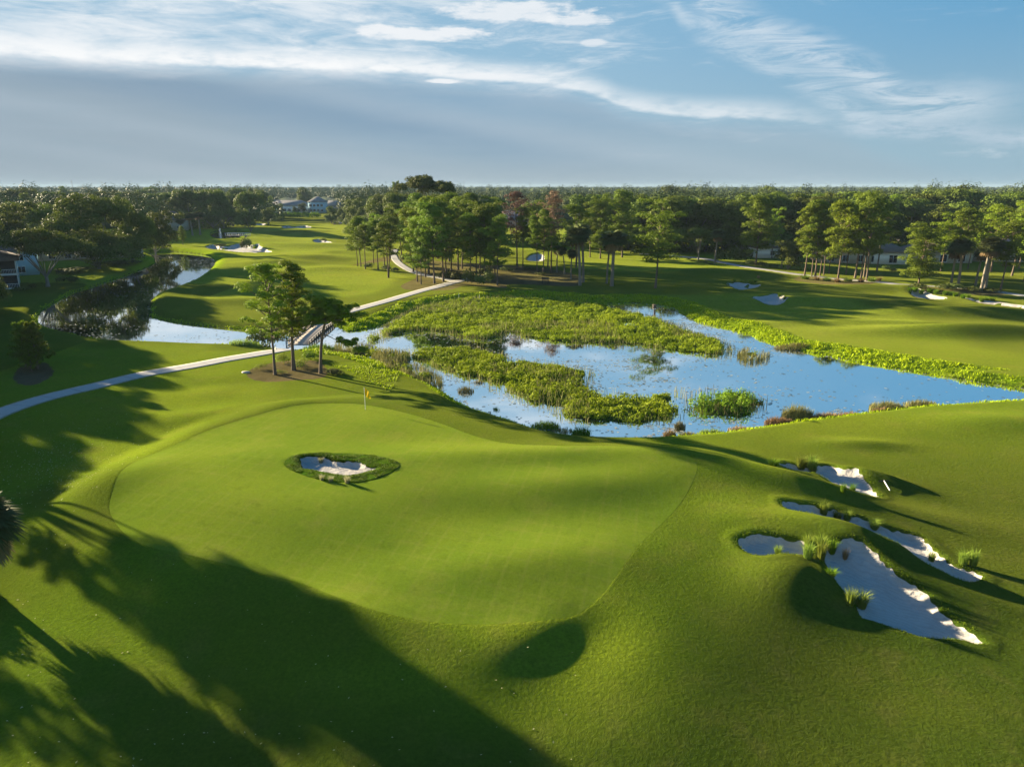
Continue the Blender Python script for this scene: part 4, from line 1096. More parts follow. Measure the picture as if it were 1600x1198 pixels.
# left bank of the creek
tree_at(BANKOAK, 75, 448, 352, "spreading oak with a forked pale trunk beside the two-storey apartments", "oak_tree", "oak", "oaks on the creek bank", 1.05, rz=.5)
tree_at(BIGOAK[0], 155, 420, 299, "largest dark oak hanging over the creek, pale trunk at its foot", "oak_tree", "oak", "oaks on the creek bank", .95, rz=1.5)
tree_at(BIGOAK[0], 207, 410, 303, "dark oak over the creek just right of the largest one", "oak_tree", "oak", "oaks on the creek bank", .52, rz=3.5)
tree_at(OAKS[1], 243, 396, 326, "dark oak at the creek bend, branches reaching over the water", "oak_tree", "oak", "oaks on the creek bank", .75, rz=5.0)
tree_at(BIGOAK[1], 118, 404, 312, "dark oak behind the largest creek oak, on its left", "oak_tree", "oak", "oaks on the creek bank", .95, rz=2.2)
tree_at(OAKS[1], 5, 408, 312, "dark round oak rising behind the apartment roof at the left edge", "oak_tree", "oak", None, .9)
tree_at(OAKS[3], -40, 400, 320, "dark oak partly outside the left edge behind the apartments", "oak_tree", "oak", None, 1.0)
for k, (bx, by, ty) in enumerate([(285, 368, 342), (301, 368, 333), (313, 367, 331)]):
    tree_at(PALMS[0], bx, by, ty, f"{('pale', 'taller', 'tallest')[k]} palm of the three by the creek bend, the {('left', 'middle', 'right')[k]} one", "palm_tree", "palm", "three palms by the creek bend", 1.9)
tree_at(FULL[1], 286, 383, 352, "small dark conifer standing on the bank by the creek bend", "pine_tree", "pine", None, .8)
tree_at(OAKS[3], 392, 362, 298, "big isolated leafy tree beside the far pond", "oak_tree", "oak", None, .75)
tree_at(OAKS[2], 420, 352, 322, "smaller tree close to the right of the big isolated one", "oak_tree", "oak", None, .8)
tree_at(YOUNG[0], 42, 573, 503, "young pine with tiered branches left of a pair on mulch", "young_pine", "young pine", "pair of young pines on mulch", 1.0)
tree_at(YOUNG[1], 60, 576, 503, "young pine with tiered branches right of a pair on mulch", "young_pine", "young pine", "pair of young pines on mulch", 1.0)
tree_at(YOUNG[1], 50, 580, 535, "smallest young pine in front of the pair on mulch", "young_pine", "young pine", None, 1.1)

# dark wood behind the three creek palms, a hedge row far off and woods along both sides, each tree its own
def row(lst, group, fmt, kinds, name="oak_tree", cat="oak", wide=1.0):
    lst = sorted(lst)
    for k, (bx, by, ty) in enumerate(lst):
        p = kinds[k % len(kinds)]
        nm, ct = ("pine_tree", "pine") if p[0] == 'pine' else (name, cat)
        lb = fmt.format((ORD[k] + ' from the left') if k else 'the leftmost', ct)
        tree_at(p, bx, by, ty, lb, nm, ct, group, wide * random.uniform(.9, 1.1))
row([(268, 352, 300), (283, 356, 297), (300, 357, 295), (318, 357, 296), (334, 357, 295), (350, 356, 297), (364, 354, 302), (275, 346, 297), (325, 348, 294), (348, 346, 294)],
    "dark wood behind the three creek palms", "dark {1} behind the three creek palms, {0}", [OAKS[3], FULL[0], OAKS[2]], wide=.8)
row([(398, 342, 293), (412, 340, 296), (385, 340, 294), (424, 338, 305), (372, 340, 293)], "dark trees behind the isolated tree", "dark {1} behind the big isolated tree by the far pond, {0}", [OAKS[3], FULL[0], OAKS[1]], wide=.62)
row([(518, 349, 322), (527, 348, 325), (541, 352, 318), (552, 356, 313), (566, 360, 308), (579, 362, 312), (592, 366, 306), (604, 372, 302), (620, 376, 300), (612, 360, 296), (640, 372, 297)],
    "brownish oaks left of the central stand", "brownish {1} just left of the central stand, {0}", [OAKS[3], OAKS[1], OAKS[2]], wide=.8)
row([(438, 333, 317), (474, 333, 316), (462, 334, 322)], "small round trees by the far houses", "small round {1} in front of the far houses, {0}", [OAKS[2]], wide=.9)
wood = []
for k in range(26): wood.append((785 + k * 13 + random.uniform(-5, 5), 386 + random.uniform(-4, 4), 305 + random.uniform(-6, 8)))
row([w for w in wood if w[0] < 985 and not 785 < w[0] < 830 and not 845 < w[0] < 925], "wood behind the palms", "dense {1} behind the dark palms, {0}", [FULL[0], OAKS[3], FULL[1], OAKS[2]])
row([(1000, 392, 306), (1012, 388, 300), (1040, 394, 304), (1056, 390, 307), (1072, 393, 309), (1088, 388, 304), (1102, 393, 308), (1118, 392, 306), (1134, 394, 311), (1148, 392, 306), (1160, 395, 316)],
    "dark oaks with hanging moss behind the right cart path", "dark mossy {1} behind the right cart path, {0}", [OAKS[3], OAKS[2]], wide=1.2)
row([(1190, 388, 300), (1210, 386, 298), (1228, 388, 306), (1245, 386, 300), (1262, 390, 305), (1280, 386, 300), (1298, 386, 298), (1316, 384, 300), (1332, 386, 297), (1352, 384, 296), (1372, 386, 300), (1390, 380, 302), (1404, 378, 306)],
    "wood behind the roadside stand", "dark {1} behind the roadside pine stand, {0}", [OAKS[3], FULL[0], OAKS[2], FULL[1]], wide=1.1)
row([(1420, 382, 308), (1440, 380, 300), (1462, 382, 300), (1484, 380, 293), (1500, 378, 298), (1520, 382, 303), (1545, 384, 303), (1565, 384, 302), (1590, 386, 298), (1610, 386, 300), (1490, 390, 312), (1455, 392, 318), (1530, 395, 320), (1575, 398, 318)],
    "big oaks behind the right houses", "big {1} behind the right houses, {0}", [OAKS[3], OAKS[2]], wide=1.15)
row([(20, 352, 296), (45, 356, 300), (62, 352, 291), (88, 354, 298), (112, 350, 302), (140, 352, 303), (165, 350, 298), (190, 352, 299), (215, 348, 296), (240, 350, 301), (35, 372, 314), (70, 376, 318), (-15, 356, 300), (95, 376, 318)],
    "woods behind the apartments", "hazy {1} behind the apartments, {0}", [OAKS[1], OAKS[3], OAKS[0], FULL[1]], wide=.8)

# trees on the left, outside the picture, whose shade falls across the turf
def caster(sx, sy, hc, tree_h, proto, wide, label, t_off=0.0, name="oak_tree", cat="oak"):
    x, y, z = G(sx, sy)
    t = hc / math.tan(SUN_EL) + t_off
    X, Y = x - SH[0] * t, y - SH[1] * t
    rad_c = max(v.co.x for v in proto[2].vertices) * wide * tree_h / proto[3]
    while X + rad_c > -0.722 * (Y * CP + 12 * SP):           # keep it outside the left edge, as in the photograph
        X -= SH[0]; Y -= SH[1]; tree_h += math.tan(SUN_EL)
    return plant(proto, X, Y, tree_h, label, name, cat, "trees left of the picture whose shade falls on the turf", wide)
for k, (sx, sy, hc, th_, p, w) in enumerate([
        (225, 572, 11, 12, BIGOAK[1], .8), (196, 612, 11, 11.5, BIGOAK[1], .75), (190, 660, 11, 12, BIGOAK[0], .6), (178, 705, 11, 11.8, BIGOAK[1], .62), (84, 752, 10, 11, BIGOAK[1], .6), (60, 800, 10, 10.6, OAKS[0], .6),
        (120, 640, 12, 12.5, BIGOAK[0], .8), (60, 600, 12, 13, BIGOAK[0], .8), (60, 700, 11.5, 12, BIGOAK[1], .9), (10, 560, 12, 13, BIGOAK[0], .9), (130, 560, 12, 13, BIGOAK[1], .8),
        (80, 540, 13, 14, BIGOAK[0], .9), (0, 760, 10, 11, OAKS[1], .7), (30, 505, 12, 14, BIGOAK[0], .8), (110, 478, 14, 16, BIGOAK[1], .8), (60, 470, 13, 15, BIGOAK[0], .8), (180, 470, 15, 17, BIGOAK[0], .8),
        (200, 505, 14, 15, BIGOAK[1], .8), (30, 660, 11, 12, BIGOAK[0], .8), (20, 730, 9, 10, OAKS[1], .8), (150, 600, 11, 12, OAKS[1], .8)]):
    caster(sx, sy, hc, th_, p, w, f"broad oak outside the left edge, {ORD[k]} of those shading the turf" if k else "broad oak outside the left edge nearest the footbridge")
caster(400, 985, 8.6, 13.0, make_oak(81, 13, 3.6, .34, 60, 1.3, .40, 150, 5), 1.0, "round oak outside the left edge whose shade crosses the front of the green")
caster(620, 1090, 11.5, 14.0, make_pine(82, 16, .62, 2.4, 22, 1.2), 1.0, "tall pine outside the left edge whose shade reaches the near slope", name="pine_tree", cat="pine")
caster(330, 1030, 9.5, 11.5, make_pine(83, 16, .5, 2.6, 20, 1.2), .7, "thin pine outside the left edge shading the near slope", name="pine_tree", cat="pine")
caster(20, 1120, 6.0, 7.6, OAKS[2], .5, "bushy oak outside the left edge shading the corner")
# the palm whose fronds show at the left edge
pm = make_palm(91, 6.0, 2.35, 80, .1, 60, .24, 19, .085)
X, Y = -28.2, 34.0
plant(pm, X, Y, 5.8, "palm at the left edge with hanging dry fronds, only its side in view", "palm_tree", "palm", None, 1.0, rz=0.4)

bsh = make_bush(520, 1.6, 1.6, mat_bush, 2600, .22)
o = obj("shrub", bsh, None, (-32.6, 36.2, float(h([-32.6], [36.2])[0]))); o.scale = (1.0, 1.0, 1.6); tag(o, "dense shrub outside the left edge at the foot of the palm", "shrub")

# ------------------------------------------------------------------ distant woods
def canopy(name, d0, d1, n, hmin, hmax, rmin, rmax, leaves_, lsize, seed, keep=None, mat=None):
    g = np.random.default_rng(seed); mb = MB()
    d = np.sqrt(g.uniform(d0 ** 2, d1 ** 2, n)) if d1 < 1500 else d0 * (d1 / d0) ** g.random(n)
    a = np.radians(g.uniform(-42, 42, n)); x, y = d * np.sin(a), d * np.cos(a)
    if keep is not None:
        k = keep(x, y); x, y, d = x[k], y[k], d[k]
    n = len(x); hh_ = g.uniform(hmin, hmax, n) + 3.0 * vnoise(x, y, 120, 3); rr = g.uniform(rmin, rmax, n)
    z0 = h_base(x, y)
    L = leaves_
    dv = g.normal(size=(n, L, 3)); dv /= np.linalg.norm(dv, axis=2)[..., None]; dv[..., 2] = np.abs(dv[..., 2]) - 0.35 * (g.random((n, L)) < .3)
    lump = 1 + 0.28 * np.sin(dv[..., 0] * 5 + x[:, None]) * np.sin(dv[..., 1] * 5 + y[:, None]) + 0.15 * np.sin(dv[..., 0] * 11 + y[:, None])
    C = np.stack([x[:, None] + dv[..., 0] * rr[:, None] * lump, y[:, None] + dv[..., 1] * rr[:, None] * lump, (z0 + hh_ * .55)[:, None] + dv[..., 2] * (hh_ * .45)[:, None] * lump], -1).reshape(-1, 3)
    nr_ = dv.reshape(-1, 3) + g.normal(size=(n * L, 3)) * .22
    ti = np.clip(np.repeat(g.uniform(.1, .9, n), L) * .7 + .3 * g.random(n * L), 0, 1)
    mb.leaves(C, nr_, np.repeat(np.maximum(rr / 6, .6) * lsize, L), .8, ti, g=g)
    o = mb.build(name, mat or mat_wood_far)
    return tag(o, kind='stuff')
def azpx(x, y): return 800 + x / (y * CP + 17 * SP) * FPX
def dep_px(y): return 599 + FPX * np.tan(np.arctan(CAM_H / y) - PITCH)
def keep_near(x, y):
    p = azpx(x, y); r = dep_px(y)
    ok = ~((p > 250) & (p < 545) & (r > 331))                    # the left fairway and its houses
    ok &= ~((p > 425) & (p < 530) & (r > 318))
    ok &= ~((p > 545) & (p < 1005) & (r > 352))
    ok &= ~((p > 990) & (r > 384)) & ~((p < 250) & (r > 372))
    ok &= ~((p > 760) & (p < 830) & (r > 336))
    return ok
tag(canopy("distant_woods", 215, 480, 1500, 12, 17, 4.5, 7.5, 420, .85, 101, keep_near), "patchwork of tree crowns filling the middle distance")
tag(canopy("distant_woods", 480, 1300, 4200, 9, 15, 5, 8.5, 130, 1.5, 102, lambda x, y: ~((azpx(x, y) > 425) & (azpx(x, y) < 530) & (dep_px(y) > 318))), "hazy woods reaching towards the horizon")
tag(canopy("distant_woods", 1300, 8500, 9000, 9, 16, 10, 26, 26, 2.6, 103), "far hazy woods along the horizon")
tag(canopy("distant_woods", 600, 3000, 420, 18, 24, 5, 9, 300, 1.0, 104, lambda x, y: ~((azpx(x, y) > 425) & (azpx(x, y) < 530) & (y < 800))), "taller hazy crowns that break the horizon")
# the canopy between the crowns, so no bare ground shows at the horizon
r_ = np.geomspace(420, 8900, 150); t_ = np.radians(np.linspace(-48, 48, 420))
RR, TT = np.meshgrid(r_, t_, indexing='ij'); x, y = (RR * np.sin(TT)).ravel(), (RR * np.cos(TT)).ravel()
s_ = np.clip(RR.ravel() / 700, 1, 8)
zz = 6.5 + 5.0 * vnoise(x / s_, y / s_, 16, 2) + 5 * vnoise(x / s_, y / s_, 7, 4) + 4 * vnoise(x, y, 300, 6)
zz = np.where((azpx(x, y) > 240) & (azpx(x, y) < 545) & (RR.ravel() < 760), -3, zz)
zz[:420] = -2
i = np.arange(149)[:, None] * 420; j = np.arange(419)[None]
F = np.stack([i + j, i + 420 + j, i + 421 + j, i + 1 + j], -1).reshape(-1, 4)
me = mesh("distant_woods", np.c_[x, y, zz], [F], mat_wood_far, False, {'tint': np.clip(.35 + vnoise(x, y, 90, 7), 0, 1)})
tag(obj("distant_woods", me), "closed dark canopy beneath the far crowns", kind='stuff')
# three crowns and two masts that break the horizon
def horizon_tree(px, ty, dist, w, label):
    x = (px - 800) / FPX * (dist * CP); top = height_to(ty, dist)
    plant(OAKS[2], x, dist, top, label, "oak_tree", "oak", "crowns breaking the horizon", w)
for a in ((101, 289, 700, .6, "small hazy tree breaking the horizon at the left"), (228, 290, 650, 1.0, "hazy flat-topped tree group on the horizon above the creek oaks"), (476, 291, 700, .9, "rounded hazy crown on the horizon above the far houses"),
          (1060, 288, 500, 1.0, "crown on the horizon above the mossy oaks, left of two"), (1205, 289, 520, 1.0, "crown on the horizon above the mossy oaks, right of two"), (1490, 287, 420, .7, "crown on the horizon above the right houses")):
    horizon_tree(*a)
for k, (px, ty, hh_) in enumerate(((621, 283, 1), (616, 284, 1))):
    d = 520; x = (px - 800) / FPX * d * CP
    pm_ = make_young(200 + k, 6.0)
    plant(pm_, x, d, height_to(ty, d), f"narrow dark conifer spike on the horizon, {('right', 'left')[k]} of two", "conifer", "conifer", "two spikes on the horizon", .55)
def mast(px, ty, d, label):
    mb = MB(); H = height_to(ty, d)
    for a in range(3): mb.tube([(math.cos(a * 2.1) * .8, math.sin(a * 2.1) * .8, 0), (math.cos(a * 2.1) * .25, math.sin(a * 2.1) * .25, H)], .10, 4)
    for z_ in np.arange(2, H, 3): mb.tube([(.7, 0, z_), (-.3, .6, z_ + 1.5), (-.3, -.6, z_ + 3)], .06, 3)
    mb.tube([(0, 0, H - 1), (0, 0, H + 3)], .06, 4)
    o = mb.build("radio_mast", mat_timber, loc=((px - 800) / FPX * d * CP, d, 0)); tag(o, label, "mast", "radio masts on the horizon")
mast(113, 282, 1300, "thin lattice mast on the horizon at the left"); mast(188, 287, 1500, "short lattice mast on the horizon above the creek oaks")
mast(725, 284, 1500, "faint lattice mast on the horizon behind the central stand"); mast(828, 287, 1500, "faint lattice mast on the horizon between the brown pines")
# ------------------------------------------------------------------ marsh, reeds, pads, bank grass
def scatter(poly, n, g, pad=0.0):
    lo, hi = poly.min(0), poly.max(0); out = []
    while sum(map(len, out)) < n:
        q = g.uniform(lo, hi, (n * 2, 2)); s = sd_poly(q[:, 0], q[:, 1], poly, 3); out.append(q[s < pad])
    q = np.concatenate(out)[:n]
    return q, sd_poly(q[:, 0], q[:, 1], poly, 3.0)
def area(p): return abs(np.sum(p[:, 0] * np.roll(p[:, 1], -1) - np.roll(p[:, 0], -1) * p[:, 1])) / 2
def marsh_bed(poly, seed, label, dens=9.0, mound=0.45, hmax=1.0, mat=mat_marsh, reed=0.6):
    g = np.random.default_rng(seed); A = area(poly); mb = MB()
    # low cover
    q, s = scatter(poly, int(A * dens), g, .5); s = s + 1.9 * vnoise(q[:, 0], q[:, 1], 2.3, 31) + .35; k = s < .35; q, s = q[k], s[k]
    nz = vnoise(q[:, 0], q[:, 1], 2.6, seed) + .5 * vnoise(q[:, 0], q[:, 1], 6, seed)
    hq = h(q[:, 0], q[:, 1]); k = (hq > WL - .05) | (g.random(len(q)) < .12); q, s, hq, nz = q[k], s[k], hq[k], nz[k]
    zt = np.maximum(hq, WL) + np.clip(.12 + .55 * (nz + .25), .03, .8) * sstep(-s, 0, 1.2) * g.uniform(.5, 1, len(q))
    nr_ = g.normal(size=(len(q), 3)) * .55; nr_[:, 2] += .9
    mb.leaves(np.c_[q, zt], nr_, .25, .5, np.clip(.48 + 1.1 * nz + .9 * vnoise(q[:, 0], q[:, 1], 5, 21) + g.normal(0, .12, len(q)), 0, 1), g=g)
    k = g.random(len(q)) < .5
    mb.blades(np.c_[q[k], zt[k] - .2], g.uniform(.3, .75, k.sum()), .075, .6, np.clip(.6 + nz[k] + g.normal(0, .15, k.sum()), 0, 1), g)
    # rounded mounds
    nm = int(A * mound); q, s = scatter(poly, nm, g, -.3)
    q = q + 0.9 * np.c_[vnoise(q[:, 0], q[:, 1], 3, 1), vnoise(q[:, 0], q[:, 1], 3, 2)]
    z0 = np.maximum(h(q[:, 0], q[:, 1]), WL)
    for (x, y), z_ in zip(q, z0):
        if z_ <= WL: continue
        rr = g.uniform(.3, .95); ht = hmax * g.uniform(.35, .85) * (1 + vnoise(x, y, 9, seed))
        n = int(150 * rr * rr) + 40
        puff_leaves(mb, np.array([x, y, z_ + ht * .25]), rr, n, .24, g, .5, ht / rr * .9, .5 + g.uniform(-.3, .3) + .4 * float(vnoise(x, y, 7, 3)))
    o = mb.build("marsh_plants", mat); tag(o, label, kind='stuff')
    if reed:
        mr = MB(); q, s = scatter(poly, int(A * reed * 9), g)
        k = ((s > -1.1) & (vnoise(q[:, 0], q[:, 1], 5, 7) > -.12)) | (vnoise(q[:, 0], q[:, 1], 7, 17) > .12); q = q[k]
        z0 = np.maximum(h(q[:, 0], q[:, 1]), WL) - .05
        mr.blades(np.c_[q, z0], g.uniform(.5, 1.25, len(q)), .06, .35, np.clip(.5 + vnoise(q[:, 0], q[:, 1], 2, 5) + g.normal(0, .2, len(q)), 0, 1), g)
        tag(mr.build("marsh_reeds", mat_reed), label.replace("leafy", "olive").replace("plants", "reeds"), kind='stuff')
marsh_bed(marsh[0], 301, "leafy bright green plants over the far half of the pond", 32, .5, .8, mat_marsh, .8)
marsh_bed(marsh[1], 302, "leafy bright green plants on the long island in the pond", 36, .6, .65, mat_marsh, .6)
marsh_bed(marsh[2], 303, "leafy darker plants on the small right island in the pond", 24, .8, 1.15, mat_marsh_d, .5)
marsh_bed(marsh[3], 304, "olive reeds edging the pond near the bridge", 6, .2, .6, mat_marsh, 3.0)
marsh_bed(marsh[4], 305, "olive reeds beside the narrow inlet", 6, .2, .6, mat_marsh, 3.0)
marsh_bed(marsh[5], 306, "olive reeds on the small tuft islet in the channel", 6, .1, .5, mat_marsh, 3.5)

def reed_patch(px, py, w, hgt, n, label, mat=mat_reed, asp=.5, name="reed_clump", cat="reeds", group=None):
    """w, hgt in metres"""
    x, y = P(px, py, WL); g = np.random.default_rng(int(px * 7 + py))
    a = g.uniform(0, 6.28, n); q = np.sqrt(g.random(n)) * w / 2
    B = np.c_[np.cos(a) * q, np.sin(a) * q * asp, np.full(n, -.15)]
    zz = max(float(h([x], [y])[0]), WL)
    B[:, 2] += np.maximum(h(x + B[:, 0], y + B[:, 1]), WL) - zz
    mb = MB(); mb.blades(B, hgt * g.uniform(.55, 1.1, n) * (1 - .4 * (q / w * 2) ** 2), .055, .45, np.clip(g.normal(.5, .25, n) , 0, 1), g)
    o = mb.build(name, mat, loc=(x, y, zz)); tag(o, label, cat, group)
    return o
reed_patch(1385, 640, 3.6, 1.35, 700, "tall olive reed clump at the pond edge, left of a pair on the right", group="reed clumps on the near pond edge")
reed_patch(1438, 636, 3.4, 1.25, 650, "tall greyish reed clump at the pond edge, right of a pair on the right", group="reed clumps on the near pond edge")
reed_patch(1372, 648, 2.0, .9, 350, "low rusty grass clump below the pair of reed clumps", mat_rust)
reed_patch(1245, 653, 3.0, 1.9, 700, "highest green-brown reed clump on the near pond edge", mat_reed)
reed_patch(1215, 662, 2.6, 1.1, 550, "rusty orange grass clump at the near pond edge, left of the highest reeds", mat_rust, group="rusty grass on the near pond edge")
reed_patch(1285, 656, 2.8, 1.1, 550, "rusty brown grass clump at the near pond edge, right of the highest reeds", mat_rust, group="rusty grass on the near pond edge")
reed_patch(1322, 652, 2.2, .8, 350, "sparse brown grass between the rusty clump and the reed pair", mat_rust)
reed_patch(1155, 673, 2.2, .8, 300, "small pinkish grass clump at the water's edge, left of the rusty clumps", mat_rust)
reed_patch(1112, 678, 2.4, .8, 420, "low green sedge clump at the water's edge beside the small island", mat_tuft)
reed_patch(1075, 682, 1.6, .8, 300, "low dark sedge clump just left of the green sedge", mat_reed)
reed_patch(1046, 684, 1.2, 1.3, 260, "upright yellow grass clump at the water's edge below the islands", mat_rust)
reed_patch(1062, 668, 1.1, 1.0, 200, "dark stemmed clump standing in water behind the yellow grass", mat_reed)
reed_patch(908, 683, 1.8, 1.5, 420, "dark upright rush clump in the water at the foot of the bank", mat_marsh_d, group="dark rushes below the bank")
reed_patch(852, 668, 2.8, 1.0, 520, "dark low rush clump in the water, left of the upright one", mat_marsh_d, group="dark rushes below the bank")
reed_patch(880, 674, 2.4, .6, 260, "short mixed rushes between the two dark clumps", mat_reed)
reed_patch(728, 612, 1.9, 1.1, 200, "sparse rushes standing in the narrow blue channel", mat_reed)
reed_patch(748, 598, 1.2, .7, 90, "thin rushes at the head of the blue channel", mat_reed)
reed_patch(1236, 545, 5.0, 1.0, 700, "olive reed clump against the lush far bank", mat_reed)
reed_patch(545, 553, 5.0, 1.2, 800, "dark brown reed clump on the bank just right of the footbridge", mat_reed)
reed_patch(385, 545, 4.6, 1.3, 700, "pale green grass clump beside the cart path left of the bridge", mat_tuft)
reed_patch(500, 549, 4.6, 1.4, 700, "dark shrubby grass beside the bridge abutment", mat_marsh_d)
reed_patch(478, 478, .1, .1, 3, "tiny sprig on the far bank", mat_reed)
for k, (px, py) in enumerate(((745, 648), (765, 655), (790, 660), (802, 662), (970, 690), (1000, 690), (1020, 688), (776, 640))):
    reed_patch(px, py, .7, .7, 40, f"short spiky rushes below the near bank, {ORD[k]} sprout from the left" if k else "short spiky rushes at the foot of the near bank, the leftmost sprout", mat_marsh_d, group="spiky rushes below the green")

def in_water(x, y):
    s = np.minimum(sd_poly(x, y, creek, 3), sd_poly(x, y, pond, 3)); m = np.full(x.shape, 3.0)
    for p in marsh: m = np.minimum(m, sd_poly(x, y, p, 3.0))
    return s, m
g = np.random.default_rng(77)
q = np.r_[g.uniform(pond.min(0), pond.max(0), (90000, 2)), g.uniform(creek.min(0), creek.max(0), (110000, 2))]
s, m = in_water(q[:, 0], q[:, 1])
pp = azpx(q[:, 0], q[:, 1]); rr = 599 + FPX * np.tan(np.arctan((CAM_H - WL) / q[:, 1]) - PITCH)
dens = .02 + .75 * sstep(-np.minimum(m, -s * -1) , 0, 1) * 0
edge = np.exp(-np.minimum(m, -s) / .7)
big = lambda cx, cy, wx, wy: np.exp(-((pp - cx) / wx) ** 2 - ((rr - cy) / wy) ** 2)
zone = .85 * big(950, 585, 130, 22) + .8 * big(1080, 500, 75, 28) + .7 * big(1170, 535, 70, 14) + .5 * big(860, 560, 60, 10) + .6 * big(830, 528, 40, 10) + .55 * big(120, 505, 60, 12) + .4 * big(180, 528, 80, 8) + .5 * big(1000, 680, 90, 12) + .4 * big(960, 660, 70, 14) + .35 * big(330, 530, 60, 6) + .35 * big(190, 455, 60, 10) + .35 * big(1210, 620, 60, 20) + .5 * big(1320, 640, 60, 8) + .4 * big(700, 525, 80, 5) + .4 * big(310, 410, 30, 9)
nz = vnoise(q[:, 0], q[:, 1] * 2.2, 3.2, 3) + .6 * vnoise(q[:, 0], q[:, 1] * 2, 1.1, 4)
pr_ = np.clip(.55 * edge + zone * sstep(nz, -.12, .28) * 1.0 + .01, 0, 1)
k = (s < -.05) & (m > 0.02) & (g.random(len(q)) < pr_ * .95)
q = q[k]; n = len(q)
a = np.linspace(0, 2 * np.pi, 6, endpoint=False); r0 = g.uniform(.07, .19, n)
V = np.stack([q[:, None, 0] + np.cos(a) * r0[:, None], q[:, None, 1] + np.sin(a) * r0[:, None], WL + .006 + .018 * g.random((n, 6)) ** 3], -1)
i = np.arange(n)[:, None] * 6
F = np.r_[i + np.array([[0, 1, 2, 3]]), i + np.array([[0, 3, 4, 5]])]
me = mesh("lily_pads", V.reshape(-1, 3), [F], mat_pad, False, {'tint': np.repeat(g.random(n), 6)})
tag(obj("lily_pads", me), "patches of small floating leaves on the pond and creek", kind='stuff')

# blades on the lush bank
g = np.random.default_rng(78)
q = np.r_[g.uniform((-45, 44), (95, 150), (420000, 2)), g.uniform((-100, 90), (-25, 190), (60000, 2))]
s = np.minimum(sd_poly(q[:, 0], q[:, 1], pond, 8), sd_poly(q[:, 0], q[:, 1], creek, 8))
lim = np.where((q[:, 0] > 0) & (q[:, 1] > 82), 5.0, np.where(q[:, 1] > 82, 3.3, 1.6))
lim = np.where((np.abs(q[:, 0] + 22) < 9) & (q[:, 1] > 70) & (q[:, 1] < 84), 6.5, lim)
lim = np.where((q[:, 0] < -28) & (sd_poly(q[:, 0], q[:, 1], creek, 8) < 7.9), .7, lim)
k = (s > -.1) & (s + 1.2 * vnoise(q[:, 0], q[:, 1], 3.0, 4) * .6 < lim)
q, s = q[k], s[k]
k = (np.abs(q[:, 0]) < .78 * (q[:, 1] + 10)) & (g.random(len(q)) < .85); q, s = q[k], s[k]
far = q[:, 1] > 84
q_n = vnoise(q[:, 0], q[:, 1], 1.4, 5)
hgt_ = np.where(far, .45, .30) * (1 + 1.2 * q_n) * g.uniform(.6, 1.1, len(q)); hgt_ *= 1 - .4 * sstep(s, 2, 5); hgt_ = np.where(q[:, 0] < -28, hgt_ * .55, hgt_)
mb = MB(); mb.blades(np.c_[q, h(q[:, 0], q[:, 1]) - .03], hgt_, np.where(far, .16, .10), .9, np.clip(.5 + q_n + g.normal(0, .15, len(q)), 0, 1), g)
tag(mb.build("bank_grass", mat_bank), "lush yellow-green long grass along the water's edge", kind='stuff')

# fallen leaves on the shaded turf
g = np.random.default_rng(79); n = 900; px, py = g.normal(75, 60, n), g.normal(705, 38, n); q = np.array([P(a, b_, .3) for a, b_ in zip(px, py)])
px2 = np.array([P(a, b_, .3) for a, b_ in zip(g.uniform(0, 900, 260), g.uniform(640, 1190, 260))]); q = np.r_[q, px2]; n = len(q)
q = q[(sd_poly(q[:, 0], q[:, 1], green, 2) > .5) & (np.hypot(q[:, 0], q[:, 1]) > 18)]; n = len(q)
mb = MB(); nn = g.normal(size=(n, 3)) * .3; nn[:, 2] = 1
mb.leaves(np.c_[q, h(q[:, 0], q[:, 1]) + .03], nn, .10, .6, g.random(n), g=g)
tag(mb.build("fallen_leaves", mat_tuft_p), "tiny pale fallen leaves scattered on the shaded turf", kind='stuff')
# ------------------------------------------------------------------ tufts in and round the bunkers
TU = [make_tuft(401, .55, 1.0, 300), make_tuft(402, .6, 1.0, 330, lean=1.0), make_tuft(403, .45, 1.0, 230, lean=.6)]
TUP = make_tuft(404, .5, 1.0, 240, mat_tuft_p, .7); TUD = make_tuft(405, .55, 1.0, 280, mat_marsh_d, .8); TUR = make_tuft(406, .4, 1.0, 200, mat_rust, .8)
def tuft(px, py, wpx, hpx, label, me=None, group="grass clumps at the bunkers", k=0):
    x, y, z = G(px, py); d = math.hypot(x, y, CAM_H); m = d / FPX
    me = me or TU[int(px) % 3]
    o = obj("grass_clump", me, None, (x, y, z)); o.rotation_euler[2] = random.uniform(0, 6.28)
    sx = wpx * m / 1.7; o.scale = (sx, sx, hpx * m * 1.12)
    return tag(o, label, "grass clump", group)
tuft(1208, 728, 26, 15, "dark low clump off the left tip of the top right bunker", TUD)
tuft(1252, 729, 26, 27, "tall green clump behind the top right bunker, left half"); tuft(1267, 731, 26, 27, "tall green clump behind the top right bunker, right half")
tuft(1270, 739, 16, 16, "small clump in front of the tall pair at the top right bunker")
tuft(1317, 769, 14, 20, "slim dark clump in the top right bunker, left of two", TUD); tuft(1331, 770, 15, 21, "slim dark clump in the top right bunker, right of two", TUD)
tuft(1287, 800, 24, 25, "bright clump at the back lip of the middle bunker")
tuft(1308, 811, 22, 19, "pale clump on the front lip of the middle bunker, left of two"); tuft(1323, 812, 22, 19, "pale clump on the front lip of the middle bunker, right of two")
tuft(1366, 825, 22, 19, "small pale clump above the shaded mound in the middle bunker")
tuft(1455, 876, 16, 20, "small clump alone on the sand of the middle bunker")
tuft(1504, 881, 20, 30, "upright clump at the right end of the middle bunker, left of two"); tuft(1520, 884, 24, 33, "upright clump at the right end of the middle bunker, right of two")
tuft(1215, 866, 18, 19, "small pale clump at the front of the small left bunker")
tuft(1262, 872, 34, 34, "big bright clump between the small and the large bunker, front left"); tuft(1283, 872, 30, 36, "big bright clump between the small and the large bunker, front right")
